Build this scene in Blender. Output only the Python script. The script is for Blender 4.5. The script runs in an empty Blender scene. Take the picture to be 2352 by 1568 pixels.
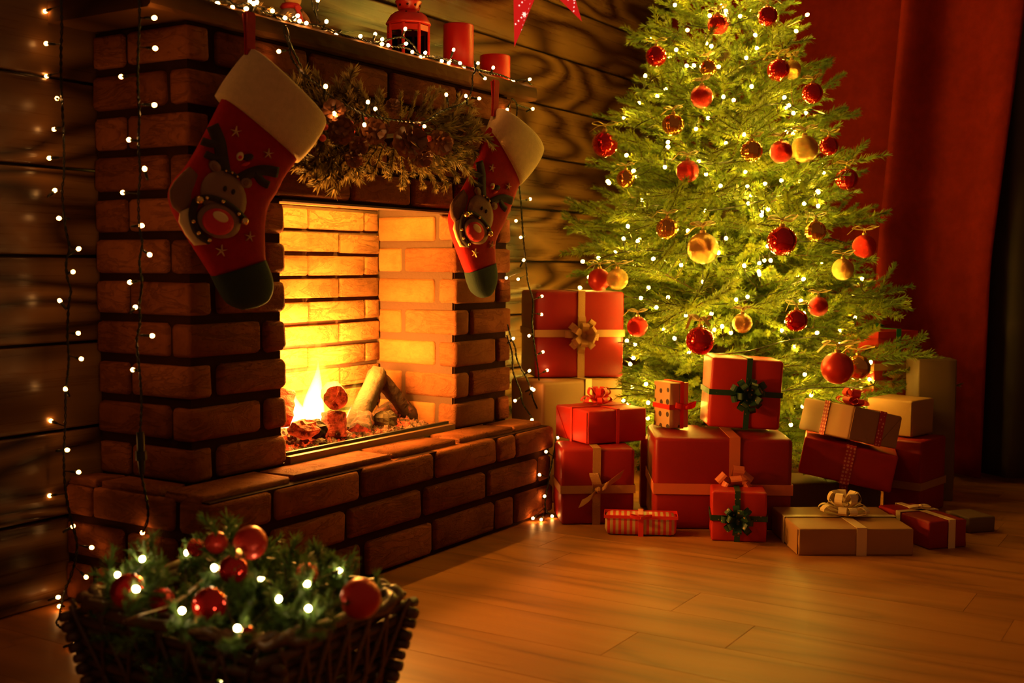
import bpy, bmesh, math, random
import numpy as np
from mathutils import Vector, Matrix

# ------------------------------------------------------------------ camera
SC = bpy.context.scene
COL = SC.collection
CAM = np.array([-1.942, -2.412, 0.836])
YAW, PITCH, ROLL, FPX = math.radians(58.52), math.radians(-3.76), math.radians(0.37), 2680.0
_f = np.array([math.sin(YAW)*math.cos(PITCH), math.cos(YAW)*math.cos(PITCH), math.sin(PITCH)])
_r0 = np.array([math.cos(YAW), -math.sin(YAW), 0.0]); _u0 = np.cross(_r0, _f)
_r = math.cos(ROLL)*_r0 + math.sin(ROLL)*_u0
_u = -math.sin(ROLL)*_r0 + math.cos(ROLL)*_u0
cd = bpy.data.cameras.new('camera'); cam = bpy.data.objects.new('camera', cd); COL.objects.link(cam)
cd.sensor_width = 36.0; cd.lens = FPX/2352*36.0; cd.clip_start = 0.05; cd.clip_end = 50
cd.dof.use_dof = True; cd.dof.focus_distance = 3.45; cd.dof.aperture_fstop = 3.0
cam.matrix_world = Matrix(((_r[0], _u[0], -_f[0], CAM[0]), (_r[1], _u[1], -_f[1], CAM[1]), (_r[2], _u[2], -_f[2], CAM[2]), (0, 0, 0, 1)))
SC.camera = cam

# ------------------------------------------------------------------ world light and exposure
W = bpy.data.worlds.new('room_ambience'); SC.world = W; W.use_nodes = True
W.node_tree.nodes['Background'].inputs[0].default_value = (0.125, 0.050, 0.018, 1)
W.node_tree.nodes['Background'].inputs[1].default_value = 0.92
SC.view_settings.view_transform = 'Standard'; SC.view_settings.look = 'None'
SC.view_settings.exposure = 0.0; SC.view_settings.gamma = 1.0
SC.view_settings.use_curve_mapping = False
SC.cycles.use_denoising = True
SC.cycles.max_bounces = 5; SC.cycles.diffuse_bounces = 2; SC.cycles.glossy_bounces = 2; SC.cycles.transmission_bounces = 3; SC.cycles.volume_bounces = 0
SC.cycles.use_adaptive_sampling = True; SC.cycles.adaptive_threshold = 0.04; SC.cycles.light_sampling_threshold = 0.03
SC.cycles.sample_clamp_indirect = 3.0; SC.cycles.caustics_reflective = False; SC.cycles.caustics_refractive = False

FIRE_W = 50.0           # flames
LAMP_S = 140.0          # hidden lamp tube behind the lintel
BULB_S = 430.0          # warm fairy bulbs on the tree
STRING_S = 56.0        # fairy bulbs on the other strings
BULB_C = (1.0, 0.58, 0.055)
STRING_C = (1.0, 0.40, 0.085)

R_ = random.Random(11)

# ------------------------------------------------------------------ finding places in the room
def ray(x, y): return _f + (x-1176)/FPX*_r - (y-784)/FPX*_u
def at_z(x, y, z=0.0): d = ray(x, y); return CAM + (z-CAM[2])/d[2]*d
def at_y(x, y, Y): d = ray(x, y); return CAM + (Y-CAM[1])/d[1]*d
def at_x(x, y, X): d = ray(x, y); return CAM + (X-CAM[0])/d[0]*d
def at_plane(x, y, p0, n):
    d = ray(x, y); return CAM + float(np.dot(np.asarray(p0)-CAM, n)/np.dot(d, n))*d
def at_d(x, y, t): return CAM + t*ray(x, y)
def depth(p): return float(np.dot(np.asarray(p)-CAM, _f))

# ------------------------------------------------------------------ mesh building
def nrm(v):
    v = np.asarray(v, float); l = np.linalg.norm(v); return v/l if l > 1e-12 else v
class MB:
    def __init__(s): s.v = []; s.f = []; s.m = []
    def add(s, vs, fs, mi=0):
        o = len(s.v); s.v.extend([tuple(map(float, p)) for p in vs])
        s.f.extend([tuple(i+o for i in f) for f in fs]); s.m.extend([mi]*len(fs)); return s
    def box(s, c, d, mi=0, ax=None):
        c = np.asarray(c, float); X, Y, Z = (np.eye(3) if ax is None else [np.asarray(a, float) for a in ax])
        vs = [c + a*d[0]/2*X + b*d[1]/2*Y + e*d[2]/2*Z for e in (-1, 1) for b in (-1, 1) for a in (-1, 1)]
        return s.add(vs, [(0, 2, 3, 1), (4, 5, 7, 6), (0, 1, 5, 4), (2, 6, 7, 3), (0, 4, 6, 2), (1, 3, 7, 5)], mi)
    def tube(s, pts, r, n=6, caps=True, mi=0, closed=False):
        pts = [np.asarray(p, float) for p in pts]; k = len(pts)
        rr = [r]*k if np.isscalar(r) else list(r)
        tg = []
        for i in range(k):
            a = pts[(i-1) % k] if (i > 0 or closed) else pts[0]
            b = pts[(i+1) % k] if (i < k-1 or closed) else pts[-1]
            tg.append(nrm(b-a))
        up = np.array([0, 0, 1.0]) if abs(tg[0][2]) < 0.9 else np.array([1.0, 0, 0])
        u = nrm(np.cross(tg[0], up)); vs = []
        for i in range(k):
            u = nrm(u - np.dot(u, tg[i])*tg[i]); w = np.cross(tg[i], u)
            for j in range(n):
                a = 2*math.pi*j/n; vs.append(pts[i] + rr[i]*(math.cos(a)*u + math.sin(a)*w))
        fs = []
        for i in range(k if closed else k-1):
            i2 = (i+1) % k
            for j in range(n): fs.append((i*n+j, i*n+(j+1) % n, i2*n+(j+1) % n, i2*n+j))
        if caps and not closed: fs += [tuple(range(n))[::-1], tuple(range((k-1)*n, k*n))]
        return s.add(vs, fs, mi)
    def lathe(s, prof, n=24, mi=0, c=(0, 0, 0), rib=0.0, nr=0):
        c = np.asarray(c, float); vs = []; k = len(prof)
        for (r, z) in prof:
            for j in range(n):
                a = 2*math.pi*j/n; q = r*(1 + rib*math.cos(nr*a))
                vs.append(c + np.array([q*math.cos(a), q*math.sin(a), z]))
        fs = [(i*n+j, i*n+(j+1) % n, (i+1)*n+(j+1) % n, (i+1)*n+j) for i in range(k-1) for j in range(n)]
        fs += [tuple(range(n))[::-1], tuple(range((k-1)*n, k*n))]
        return s.add(vs, fs, mi)
    def ball(s, c, r, n=24, k=12, mi=0, sc=(1, 1, 1)):
        vs = []; c = np.asarray(c, float)
        for i in range(1, k):
            t = math.pi*i/k
            for j in range(n):
                a = 2*math.pi*j/n
                vs.append(c + r*np.array([sc[0]*math.sin(t)*math.cos(a), sc[1]*math.sin(t)*math.sin(a), sc[2]*math.cos(t)]))
        vs += [c + np.array([0, 0, r*sc[2]]), c - np.array([0, 0, r*sc[2]])]
        T, B = (k-1)*n, (k-1)*n+1; fs = []
        for j in range(n):
            fs.append((T, j, (j+1) % n)); fs.append((B, (k-2)*n+(j+1) % n, (k-2)*n+j))
        for i in range(k-2):
            for j in range(n): fs.append((i*n+j, (i+1)*n+j, (i+1)*n+(j+1) % n, i*n+(j+1) % n))
        return s.add(vs, fs, mi)
    def band(s, pts, wd, nd, w, t=0.0012, mi=0, closed=False):
        """ribbon: a strip w wide and t thick along pts; wd = width directions, nd = outward directions"""
        k = len(pts); vs = []
        for i in range(k):
            p = np.asarray(pts[i], float); a = nrm(wd[i] if isinstance(wd, list) else wd); b = nrm(nd[i] if isinstance(nd, list) else nd)
            ww = w[i] if isinstance(w, (list, tuple)) else w
            vs += [p-a*ww/2, p+a*ww/2, p+a*ww/2+b*t, p-a*ww/2+b*t]
        fs = []
        for i in range(k if closed else k-1):
            j = (i+1) % k
            for q in range(4): fs.append((i*4+q, i*4+(q+1) % 4, j*4+(q+1) % 4, j*4+q))
        if not closed: fs += [(0, 3, 2, 1), ((k-1)*4, (k-1)*4+1, (k-1)*4+2, (k-1)*4+3)]
        return s.add(vs, fs, mi)
    def pad(s, poly, n, h, skirt=0.004, mi=0):
        """a flat shape with a gently domed face: poly = 3-D outline, n = outward normal"""
        poly = [np.asarray(p, float) for p in poly]; n = nrm(n); c = sum(poly)/len(poly); k = len(poly)
        vs = [p - n*skirt for p in poly] + [p + n*h*0.55 for p in poly] + [c + (p-c)*0.72 + n*h for p in poly] + [c + n*h*1.05]
        fs = []
        for j in range(k):
            q = (j+1) % k
            fs += [(j, q, k+q, k+j), (k+j, k+q, 2*k+q, 2*k+j), (2*k+j, 2*k+q, 3*k)]
        fs.append(tuple(range(k))[::-1])
        return s.add(vs, fs, mi)
    def mesh(s, name, mats, smooth=False):
        me = bpy.data.meshes.new(name); me.from_pydata(s.v, [], s.f)
        for m in (mats if isinstance(mats, (list, tuple)) else [mats]): me.materials.append(m)
        if any(s.m): me.polygons.foreach_set('material_index', s.m)
        if smooth: me.polygons.foreach_set('use_smooth', [True]*len(me.polygons))
        me.update()
        return me

def link(name, data, parent=None, loc=None, rot=None, scale=None):
    o = bpy.data.objects.new(name, data); COL.objects.link(o)
    if parent is not None: o.parent = parent
    if loc is not None: o.location = [float(q) for q in loc]
    if rot is not None: o.rotation_euler = rot
    if scale is not None: o.scale = scale
    return o
def fix_normals(me):
    bm = bmesh.new(); bm.from_mesh(me); bmesh.ops.recalc_face_normals(bm, faces=bm.faces); bm.to_mesh(me); bm.free(); return me
def part(name, mb, mats, parent, smooth=False, loc=None, fix=True, label=None, kind=None, rot=None):
    me = mb.mesh(name, mats, smooth)
    if fix: fix_normals(me)
    o = link(name, me, parent, loc, rot)
    if label: o['label'] = label
    if kind: o['kind'] = kind
    return o
def tag(o, label, cat, group=None):
    o['label'] = label; o['category'] = cat
    if group: o['group'] = group
    return o
def thing(name, label, cat, loc=(0, 0, 0), group=None, rot=None):
    return tag(link(name, None, None, loc, rot), label, cat, group)
def struct(name, mb, mats, smooth=False, label=None):
    o = part(name, mb, mats, None, smooth); o['kind'] = 'structure'
    if label: o['label'] = label
    return o
def catmull(P, k=6, closed=False):
    P = [np.asarray(p, float) for p in P]; n = len(P); out = []
    for i in range(n if closed else n-1):
        a = P[(i-1) % n] if (closed or i > 0) else P[0]; b = P[i]; c = P[(i+1) % n]; d = P[(i+2) % n] if (closed or i < n-2) else P[-1]
        for j in range(k):
            t = j/k
            out.append(0.5*((2*b)+(-a+c)*t+(2*a-5*b+4*c-d)*t*t+(-a+3*b-3*c+d)*t**3))
    if not closed: out.append(P[-1])
    return out
def resample(P, step):
    P = [np.asarray(p, float) for p in P]; L = [0.0]
    for a, b in zip(P, P[1:]): L.append(L[-1]+np.linalg.norm(b-a))
    n = max(2, int(L[-1]/step)+1); out = []; j = 0
    for i in range(n):
        s = L[-1]*i/(n-1)
        while j < len(L)-2 and L[j+1] < s: j += 1
        t = (s-L[j])/max(1e-9, L[j+1]-L[j]); out.append(P[j]*(1-t)+P[j+1]*t)
    return out

# ------------------------------------------------------------------ materials
class NT:
    def __init__(s, name):
        s.m = bpy.data.materials.new(name); s.m.use_nodes = True; s.t = s.m.node_tree; s.b = s.t.nodes['Principled BSDF']; s.out = s.t.nodes['Material Output']
    def n(s, typ, **kw):
        nd = s.t.nodes.new(typ)
        for k, v in kw.items():
            if k.startswith('i_'):
                key = k[2:].replace('_', ' '); nd.inputs[int(key) if key.isdigit() else key].default_value = v
            else: setattr(nd, k, v)
        return nd
    def l(s, a, b): s.t.links.new(a, b)
    def set(s, k, v): s.b.inputs[k].default_value = v
    def math(s, op, a, b=None):
        nd = s.n('ShaderNodeMath', operation=op)
        for i, q in enumerate((a, b)):
            if q is None: continue
            if isinstance(q, (int, float)): nd.inputs[i].default_value = q
            else: s.l(q, nd.inputs[i])
        return nd.outputs[0]
    def ramp(s, fac, stops):
        nd = s.n('ShaderNodeValToRGB'); s.l(fac, nd.inputs[0]); e = nd.color_ramp.elements
        while len(e) < len(stops): e.new(0.5)
        for el, (p, c) in zip(e, stops): el.position = p; el.color = c if len(c) == 4 else (*c, 1)
        return nd.outputs[0]
    def coord(s, kind='Object', scale=(1, 1, 1), rnd=0.0):
        tc = s.n('ShaderNodeTexCoord'); mp = s.n('ShaderNodeMapping'); mp.inputs['Scale'].default_value = scale
        src = tc.outputs[kind]
        if rnd:
            oi = s.n('ShaderNodeObjectInfo'); mu = s.n('ShaderNodeMath', operation='MULTIPLY'); mu.inputs[1].default_value = rnd; s.l(oi.outputs['Random'], mu.inputs[0])
            ad = s.n('ShaderNodeVectorMath', operation='ADD'); s.l(src, ad.inputs[0]); s.l(mu.outputs[0], ad.inputs[1]); src = ad.outputs[0]
        s.l(src, mp.inputs[0]); return mp.outputs[0]
    def noise(s, vec, scale, detail=4, rough=0.55, dist=0.0):
        nd = s.n('ShaderNodeTexNoise'); nd.inputs['Scale'].default_value = scale; nd.inputs['Detail'].default_value = detail
        nd.inputs['Roughness'].default_value = rough; nd.inputs['Distortion'].default_value = dist
        if vec is not None: s.l(vec, nd.inputs['Vector'])
        return nd.outputs['Fac']
    def bump(s, h, strength, dist=0.01, prev=None):
        nd = s.n('ShaderNodeBump'); nd.inputs['Strength'].default_value = strength; nd.inputs['Distance'].default_value = dist; s.l(h, nd.inputs['Height'])
        if prev is not None: s.l(prev, nd.inputs['Normal'])
        s.l(nd.outputs[0], s.b.inputs['Normal']); return nd.outputs[0]
    def color(s, sock): s.l(sock, s.b.inputs['Base Color'])
    def mix(s, fac, a, b):
        nd = s.n('ShaderNodeMix', data_type='RGBA')
        if isinstance(fac, (int, float)): nd.inputs[0].default_value = fac
        else: s.l(fac, nd.inputs[0])
        for sk, q in ((nd.inputs[6], a), (nd.inputs[7], b)):
            if isinstance(q, (tuple, list)): sk.default_value = q if len(q) == 4 else (*q, 1)
            else: s.l(q, sk)
        return nd.outputs[2]

def plain(name, c, rough=0.5, metal=0.0, bump=0.0, bscale=60.0, var=0.0, spec=None, coat=0.0, sheen=0.0, trans=0.0, sss=0.0):
    t = NT(name); t.set('Roughness', rough); t.set('Metallic', metal); t.set('Base Color', (*c, 1))
    if spec is not None: t.set('Specular IOR Level', spec)
    if coat: t.set('Coat Weight', coat)
    if sheen: t.set('Sheen Weight', sheen)
    if trans: t.set('Transmission Weight', trans)
    if sss: t.set('Subsurface Weight', sss); t.set('Subsurface Radius', (0.02, 0.004, 0.002))
    if bump or var:
        v = t.coord('Object', rnd=7.0); nz = t.noise(v, bscale)
        if bump: t.bump(nz, bump, 0.004)
        if var:
            nv = t.noise(v, bscale*0.18)
            t.color(t.ramp(nv, [(0.3, tuple(q*(1-var) for q in c)), (0.7, tuple(min(1, q*(1+var)) for q in c))]))
    return t.m
def emit(name, c, s):
    m = bpy.data.materials.new(name); m.use_nodes = True; t = m.node_tree
    t.nodes.remove(t.nodes['Principled BSDF']); e = t.nodes.new('ShaderNodeEmission')
    e.inputs[0].default_value = (*c, 1); e.inputs[1].default_value = s; t.links.new(e.outputs[0], t.nodes['Material Output'].inputs[0]); return m

def wood(name, stops, sx=0.75, sz=4.2, rings=13.0, rough=0.38, fine=0.25, bump=0.35, axis='X', spec=0.4):
    t = NT(name); t.set('Specular IOR Level', spec); sc = (sx, 1.0, sz) if axis == 'X' else (sz, sx, 1.0)
    v = t.coord('Object', sc, rnd=23.0)
    n1 = t.noise(v, 1.0, 2, 0.45, 0.25)
    rg = t.math('PINGPONG', t.math('MULTIPLY', n1, rings), 1.0)
    sc2 = (2.0, 6.0, 90.0) if axis == 'X' else (90.0, 2.0, 6.0)
    v2 = t.coord('Object', sc2, rnd=23.0); n2 = t.noise(v2, 1.0, 3, 0.6)
    f = t.math('ADD', t.math('MULTIPLY', rg, 1-fine), t.math('MULTIPLY', n2, fine))
    t.color(t.ramp(f, stops)); t.set('Roughness', rough)
    t.l(t.math('ADD', t.math('MULTIPLY', n2, 0.3), rough-0.15), t.b.inputs['Roughness'])
    t.bump(f, bump, 0.004); return t.m

def brickmat(name, c1, c2, c3, bump=0.5, rough=0.75, crack=True):
    t = NT(name); v = t.coord('Object', (1, 1, 1), rnd=31.0)
    a = t.noise(v, 9.0, 5, 0.65); b = t.noise(v, 70.0, 5, 0.7)
    oi = t.n('ShaderNodeObjectInfo')
    f = t.math('ADD', t.math('ADD', t.math('MULTIPLY', a, 0.6), t.math('MULTIPLY', b, 0.22)), t.math('MULTIPLY', oi.outputs['Random'], 0.32))
    t.color(t.ramp(f, [(0.3, c1), (0.55, c2), (0.8, c3)])); t.set('Roughness', rough); t.set('Specular IOR Level', 0.05)
    h = t.math('ADD', t.math('MULTIPLY', a, 0.7), t.math('MULTIPLY', b, 0.35))
    if crack:
        v2 = t.coord('Object', (1.0, 1.0, 3.2), rnd=31.0); c = t.noise(v2, 7.0, 6, 0.7, 1.2)
        cr = t.ramp(t.math('ABSOLUTE', t.math('SUBTRACT', c, 0.5)), [(0.0, (0, 0, 0)), (0.035, (1, 1, 1))])
        h = t.math('ADD', h, t.math('MULTIPLY', cr, 0.30))
    t.bump(h, bump*1.5, 0.010); return t.m

M = {}
M['plank'] = wood('dark_stained_pine', [(0.06, (0.008, 0.003, 0.0012)), (0.30, (0.060, 0.025, 0.008)), (0.60, (0.145, 0.069, 0.023)), (1.0, (0.215, 0.106, 0.034))], sx=0.55, sz=3.0, rings=26, rough=0.30, fine=0.3, bump=0.6)
M['floor'] = wood('oak_laminate', [(0.15, (0.215, 0.074, 0.015)), (0.42, (0.345, 0.127, 0.027)), (0.85, (0.420, 0.160, 0.035))], sx=0.8, sz=5.0, rings=9, rough=0.45, fine=0.5, bump=0.12, spec=0.25, axis='Y')
M['mantel'] = wood('mantel_timber', [(0.0, (0.030, 0.012, 0.004)), (0.4, (0.100, 0.041, 0.012)), (1.0, (0.190, 0.082, 0.024))], rings=15, rough=0.7, bump=0.4, spec=0.03)
M['brick'] = brickmat('red_clay_brick', (0.110, 0.029, 0.010), (0.200, 0.056, 0.018), (0.285, 0.088, 0.029), 0.5, 0.85)
M['brickr'] = brickmat('lit_clay_brick', (0.11, 0.032, 0.012), (0.19, 0.060, 0.021), (0.26, 0.090, 0.033), 0.36, 0.85)  # right pier corners: clay brick copy with stronger light put into its colour
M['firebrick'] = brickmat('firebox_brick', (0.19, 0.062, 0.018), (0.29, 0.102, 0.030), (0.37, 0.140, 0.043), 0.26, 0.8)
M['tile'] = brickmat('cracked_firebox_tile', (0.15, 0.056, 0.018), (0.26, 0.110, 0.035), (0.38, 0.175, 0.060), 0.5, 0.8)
M['mortar'] = plain('dark_mortar', (0.030, 0.010, 0.0045), 0.95, spec=0.03, bump=0.4, bscale=90)
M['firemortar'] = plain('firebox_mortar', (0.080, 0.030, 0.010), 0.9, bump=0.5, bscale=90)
M['blackmetal'] = plain('black_steel', (0.03, 0.022, 0.016), 0.5, 0.6)
M['traymetal'] = plain('brown_steel', (0.16, 0.075, 0.032), 0.45, 0.4)
M['cable'] = plain('dark_green_cable', (0.010, 0.012, 0.008), 0.35)
M['bulb'] = emit('warm_fairy_bulb', STRING_C, STRING_S)
M['treebulb'] = emit('golden_fairy_bulb', BULB_C, BULB_S)
M['dimbulb'] = emit('dim_fairy_bulb', STRING_C, STRING_S*0.55)
M['mantelbulb'] = emit('mantel_fairy_bulb', STRING_C, STRING_S*2.0)
M['coolbulb'] = emit('white_fairy_bulb', (1.0, 0.66, 0.26), STRING_S*1.2)
M['needle'] = None
def needlemat(name, c1, c2, c3, rough=0.55, freq=26.0, tl=0.25):
    t = NT(name); v = t.coord('Object', (1, 1, 1), rnd=9.0); a = t.noise(v, freq, 2)
    t.color(t.ramp(a, [(0.3, c1), (0.5, c2), (0.72, c3)])); t.set('Roughness', rough); t.set('Specular IOR Level', 0.4)
    tr = t.n('ShaderNodeBsdfTranslucent'); tr.inputs[0].default_value = (*c3, 1); mx = t.n('ShaderNodeMixShader'); mx.inputs[0].default_value = tl
    t.l(t.b.outputs[0], mx.inputs[1]); t.l(tr.outputs[0], mx.inputs[2]); t.l(mx.outputs[0], t.out.inputs[0]); return t.m
M['needle'] = needlemat('fir_needles', (0.022, 0.060, 0.008), (0.110, 0.185, 0.018), (0.340, 0.390, 0.036), freq=11.0, tl=0.2)
M['frost'] = needlemat('frosted_needles', (0.036, 0.042, 0.011), (0.130, 0.100, 0.030), (0.440, 0.300, 0.110), freq=75.0, tl=0.45)
M['bneedle'] = needlemat('basket_needles', (0.030, 0.085, 0.020), (0.070, 0.160, 0.036), (0.150, 0.260, 0.060), freq=14.0)
M['bark'] = plain('brown_bark', (0.085, 0.045, 0.020), 0.85, bump=0.5)
M['cone'] = plain('pine_cone_brown', (0.185, 0.072, 0.028), 0.45, var=0.5, bscale=120)
M['berry'] = plain('frosted_red_berry', (0.55, 0.045, 0.030), 0.6, bump=0.3, bscale=220, var=0.3)
M['wrapred'] = plain('red_wrapping_paper', (0.255, 0.0075, 0.0080), 0.45, bump=0.04, bscale=30, spec=0.3)
M['wrapred2'] = plain('bright_red_wrapping_paper', (0.47, 0.019, 0.014), 0.45, bump=0.05, bscale=30, spec=0.3)
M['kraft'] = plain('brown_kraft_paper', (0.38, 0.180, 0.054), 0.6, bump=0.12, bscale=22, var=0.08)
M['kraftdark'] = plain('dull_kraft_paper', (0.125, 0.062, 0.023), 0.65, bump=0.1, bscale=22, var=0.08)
M['goldrib'] = plain('gold_glitter_ribbon', (0.42, 0.185, 0.055), 0.45, 0.2, bump=0.6, bscale=500)
M['creamrib'] = plain('cream_satin_ribbon', (0.78, 0.56, 0.26), 0.45)
M['peachrib'] = plain('peach_organza_ribbon', (0.62, 0.13, 0.05), 0.5)
M['redrib'] = plain('red_satin_ribbon', (0.78, 0.035, 0.022), 0.30)
M['greenrib0'] = plain('emerald_ribbon', (0.010, 0.26, 0.05), 0.4)
def dotmat(name, base, dot, scale, size=0.28, rough=0.45):
    t = NT(name); v = t.coord('Object', (scale, scale, scale)); vo = t.n('ShaderNodeTexVoronoi', feature='F1'); vo.inputs['Scale'].default_value = 1.0; vo.inputs['Randomness'].default_value = 0.25
    t.l(v, vo.inputs['Vector']); f = t.math('LESS_THAN', vo.outputs['Distance'], size)
    t.color(t.mix(f, base, dot)); t.set('Roughness', rough); return t.m
M['greenrib'] = dotmat('green_dotted_ribbon', (0.012, 0.050, 0.024), (0.45, 0.30, 0.10), 62, 0.20)
M['polkarib'] = dotmat('red_polka_ribbon', (0.50, 0.014, 0.016), (0.85, 0.30, 0.20), 85, 0.33)
M['polkakraft'] = dotmat('polka_dot_paper', (0.62, 0.34, 0.14), (0.06, 0.030, 0.018), 25, 0.24, 0.6)
def stripemat():
    t = NT('red_striped_paper'); tc = t.n('ShaderNodeTexCoord'); sp = t.n('ShaderNodeSeparateXYZ'); t.l(tc.outputs['Object'], sp.inputs[0])
    f = t.math('LESS_THAN', t.math('FRACT', t.math('MULTIPLY', sp.outputs[0], 58.0)), 0.5)
    t.color(t.mix(f, (0.62, 0.40, 0.17), (0.66, 0.035, 0.022))); t.set('Roughness', 0.5); return t.m
M['stripe'] = stripemat()
def bauble_glitter(name, c, c2):
    t = NT(name); v = t.coord('Object', (1, 1, 1)); vo = t.n('ShaderNodeTexVoronoi', feature='F1'); vo.inputs['Scale'].default_value = 260.0; t.l(v, vo.inputs['Vector'])
    t.color(t.mix(t.math('MULTIPLY', vo.outputs['Distance'], 1.1), c2, c)); t.set('Roughness', 0.22); t.set('Metallic', 0.85)
    t.bump(t.noise(v, 330.0, 1), 0.55, 0.004); return t.m
M['b_red'] = plain('glossy_red_glass', (0.60, 0.010, 0.010), 0.09, 0.75, coat=0.5)
M['b_redglit'] = bauble_glitter('red_glitter', (0.60, 0.016, 0.014), (0.85, 0.05, 0.03))
M['b_redmat'] = plain('satin_red', (0.62, 0.028, 0.016), 0.34, 0.35)
M['b_gold'] = plain('glossy_gold', (0.72, 0.34, 0.07), 0.14, 0.9)
M['b_goldglit'] = bauble_glitter('gold_glitter', (0.70, 0.38, 0.08), (0.95, 0.62, 0.18))
M['b_cap'] = plain('gold_cap', (0.75, 0.45, 0.14), 0.3, 0.9)
M['tiebow'] = plain('yellow_gold_tie_ribbon', (0.66, 0.48, 0.12), 0.5)
M['velvet'] = plain('red_velvet', (0.30, 0.008, 0.010), 0.85, bump=0.25, bscale=300, var=0.12, spec=0.15)
M['fleece'] = plain('cream_fleece', (0.74, 0.50, 0.215), 0.95, bump=0.9, bscale=420, var=0.06, sheen=0.3)
M['darkfelt'] = plain('dark_green_felt', (0.012, 0.022, 0.014), 0.95, bump=0.4, bscale=400)
M['brownfelt'] = plain('brown_felt', (0.185, 0.080, 0.040), 0.95, bump=0.4, bscale=400)
M['taupefelt'] = plain('taupe_felt', (0.235, 0.120, 0.070), 0.95, bump=0.4, bscale=400)
M['blackfelt'] = plain('black_brown_felt', (0.030, 0.016, 0.012), 0.95, bump=0.3, bscale=400)
M['redfelt'] = plain('bright_red_felt', (0.58, 0.022, 0.024), 0.9, bump=0.4, bscale=400)
M['creamfelt'] = plain('cream_felt', (0.74, 0.52, 0.24), 0.9, bump=0.3, bscale=400)
M['brass'] = plain('brass_bell', (0.75, 0.48, 0.18), 0.25, 1.0)
M['thread'] = plain('gold_thread', (0.62, 0.38, 0.16), 0.5, 0.2)
M['lantern'] = plain('red_enamel', (0.78, 0.030, 0.014), 0.34, coat=0.3)
M['lanternhole'] = plain('dark_hole', (0.05, 0.006, 0.004), 0.9)
def glassmat():
    t = NT('lantern_glass'); t.set('Base Color', (0.9, 0.75, 0.6, 1)); t.set('Roughness', 0.02); t.set('Transmission Weight', 1.0); t.set('IOR', 1.1); return t.m
M['glass'] = glassmat()
M['wax'] = plain('red_wax', (0.80, 0.020, 0.014), 0.42, sss=0.35)
M['curtain'] = plain('dark_red_curtain', (0.150, 0.009, 0.005), 0.95, bump=0.15, bscale=140, var=0.12, spec=0.05)
M['blackcurtain'] = plain('black_curtain', (0.075, 0.058, 0.050), 0.95, spec=0.05)
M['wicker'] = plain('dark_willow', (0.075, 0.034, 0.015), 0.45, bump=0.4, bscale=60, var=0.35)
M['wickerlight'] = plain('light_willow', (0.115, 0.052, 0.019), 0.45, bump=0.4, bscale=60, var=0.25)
M['plaster'] = plain('dim_plaster', (0.10, 0.06, 0.04), 0.9)

# ================================================================== the room
mb = MB(); mb.box((1.0, -1.7, -0.022), (5.6, 3.6, 0.02)); floor = struct('floor', mb, M['plaster'], label='warm oak laminate floor running away from the plank wall')
PW = 0.19
def bevel_box(name, size, off, segs, mat, jit=0.0, seed=0):
    bm = bmesh.new(); bmesh.ops.create_cube(bm, size=1.0); bmesh.ops.scale(bm, vec=size, verts=bm.verts)
    bmesh.ops.bevel(bm, geom=list(bm.edges), offset=off, segments=segs, profile=0.5, affect='EDGES', clamp_overlap=True)
    if jit:
        rr = random.Random(seed)
        for v in bm.verts: v.co += Vector((rr.uniform(-1, 1), rr.uniform(-1, 1), rr.uniform(-1, 1)))*jit
    bmesh.ops.recalc_face_normals(bm, faces=bm.faces)
    me = bpy.data.meshes.new(name); bm.to_mesh(me); bm.free(); me.materials.append(mat)
    if segs > 1: me.polygons.foreach_set('use_smooth', [True]*len(me.polygons))
    return me
fp_mesh = bevel_box('plank', (PW-0.0006, 1.2-0.0006, 0.012), 0.0006, 1, M['floor'])
for i in range(27):
    x = -1.55 + PW*i; off = R_.uniform(0, 1.0)
    for j in range(4):
        y = 0.6 - off - 1.2*j
        if y-0.6 > 0.0 or y < -3.9: continue
        y0, y1 = min(y+0.6, 0.02), max(y-0.6, -3.45)
        if y1 >= y0-0.05: continue
        o = link('plank', fp_mesh, floor, (x, (y0+y1)/2, -0.006)); o.scale = (1, (y0-y1)/1.2, 1)

mb = MB(); mb.box((0.8, 0.045, 1.38), (5.5, 0.03, 2.78)); wallb = struct('wall_back', mb, M['blackmetal'], label='wall of wide dark-stained horizontal pine planks')
PZ = 0.2125
wp_mesh = bevel_box('plank', (5.4, 0.03, PZ-0.007), 0.006, 2, M['plank'])
for k in range(13):
    link('plank', wp_mesh, wallb, (0.8, 0.015, PZ*(k+0.5)))
mb = MB(); mb.box((3.53, -1.6, 1.38), (0.04, 3.3, 2.78)); struct('wall_right', mb, M['plaster'], label='dim plain wall behind the curtains')

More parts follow.
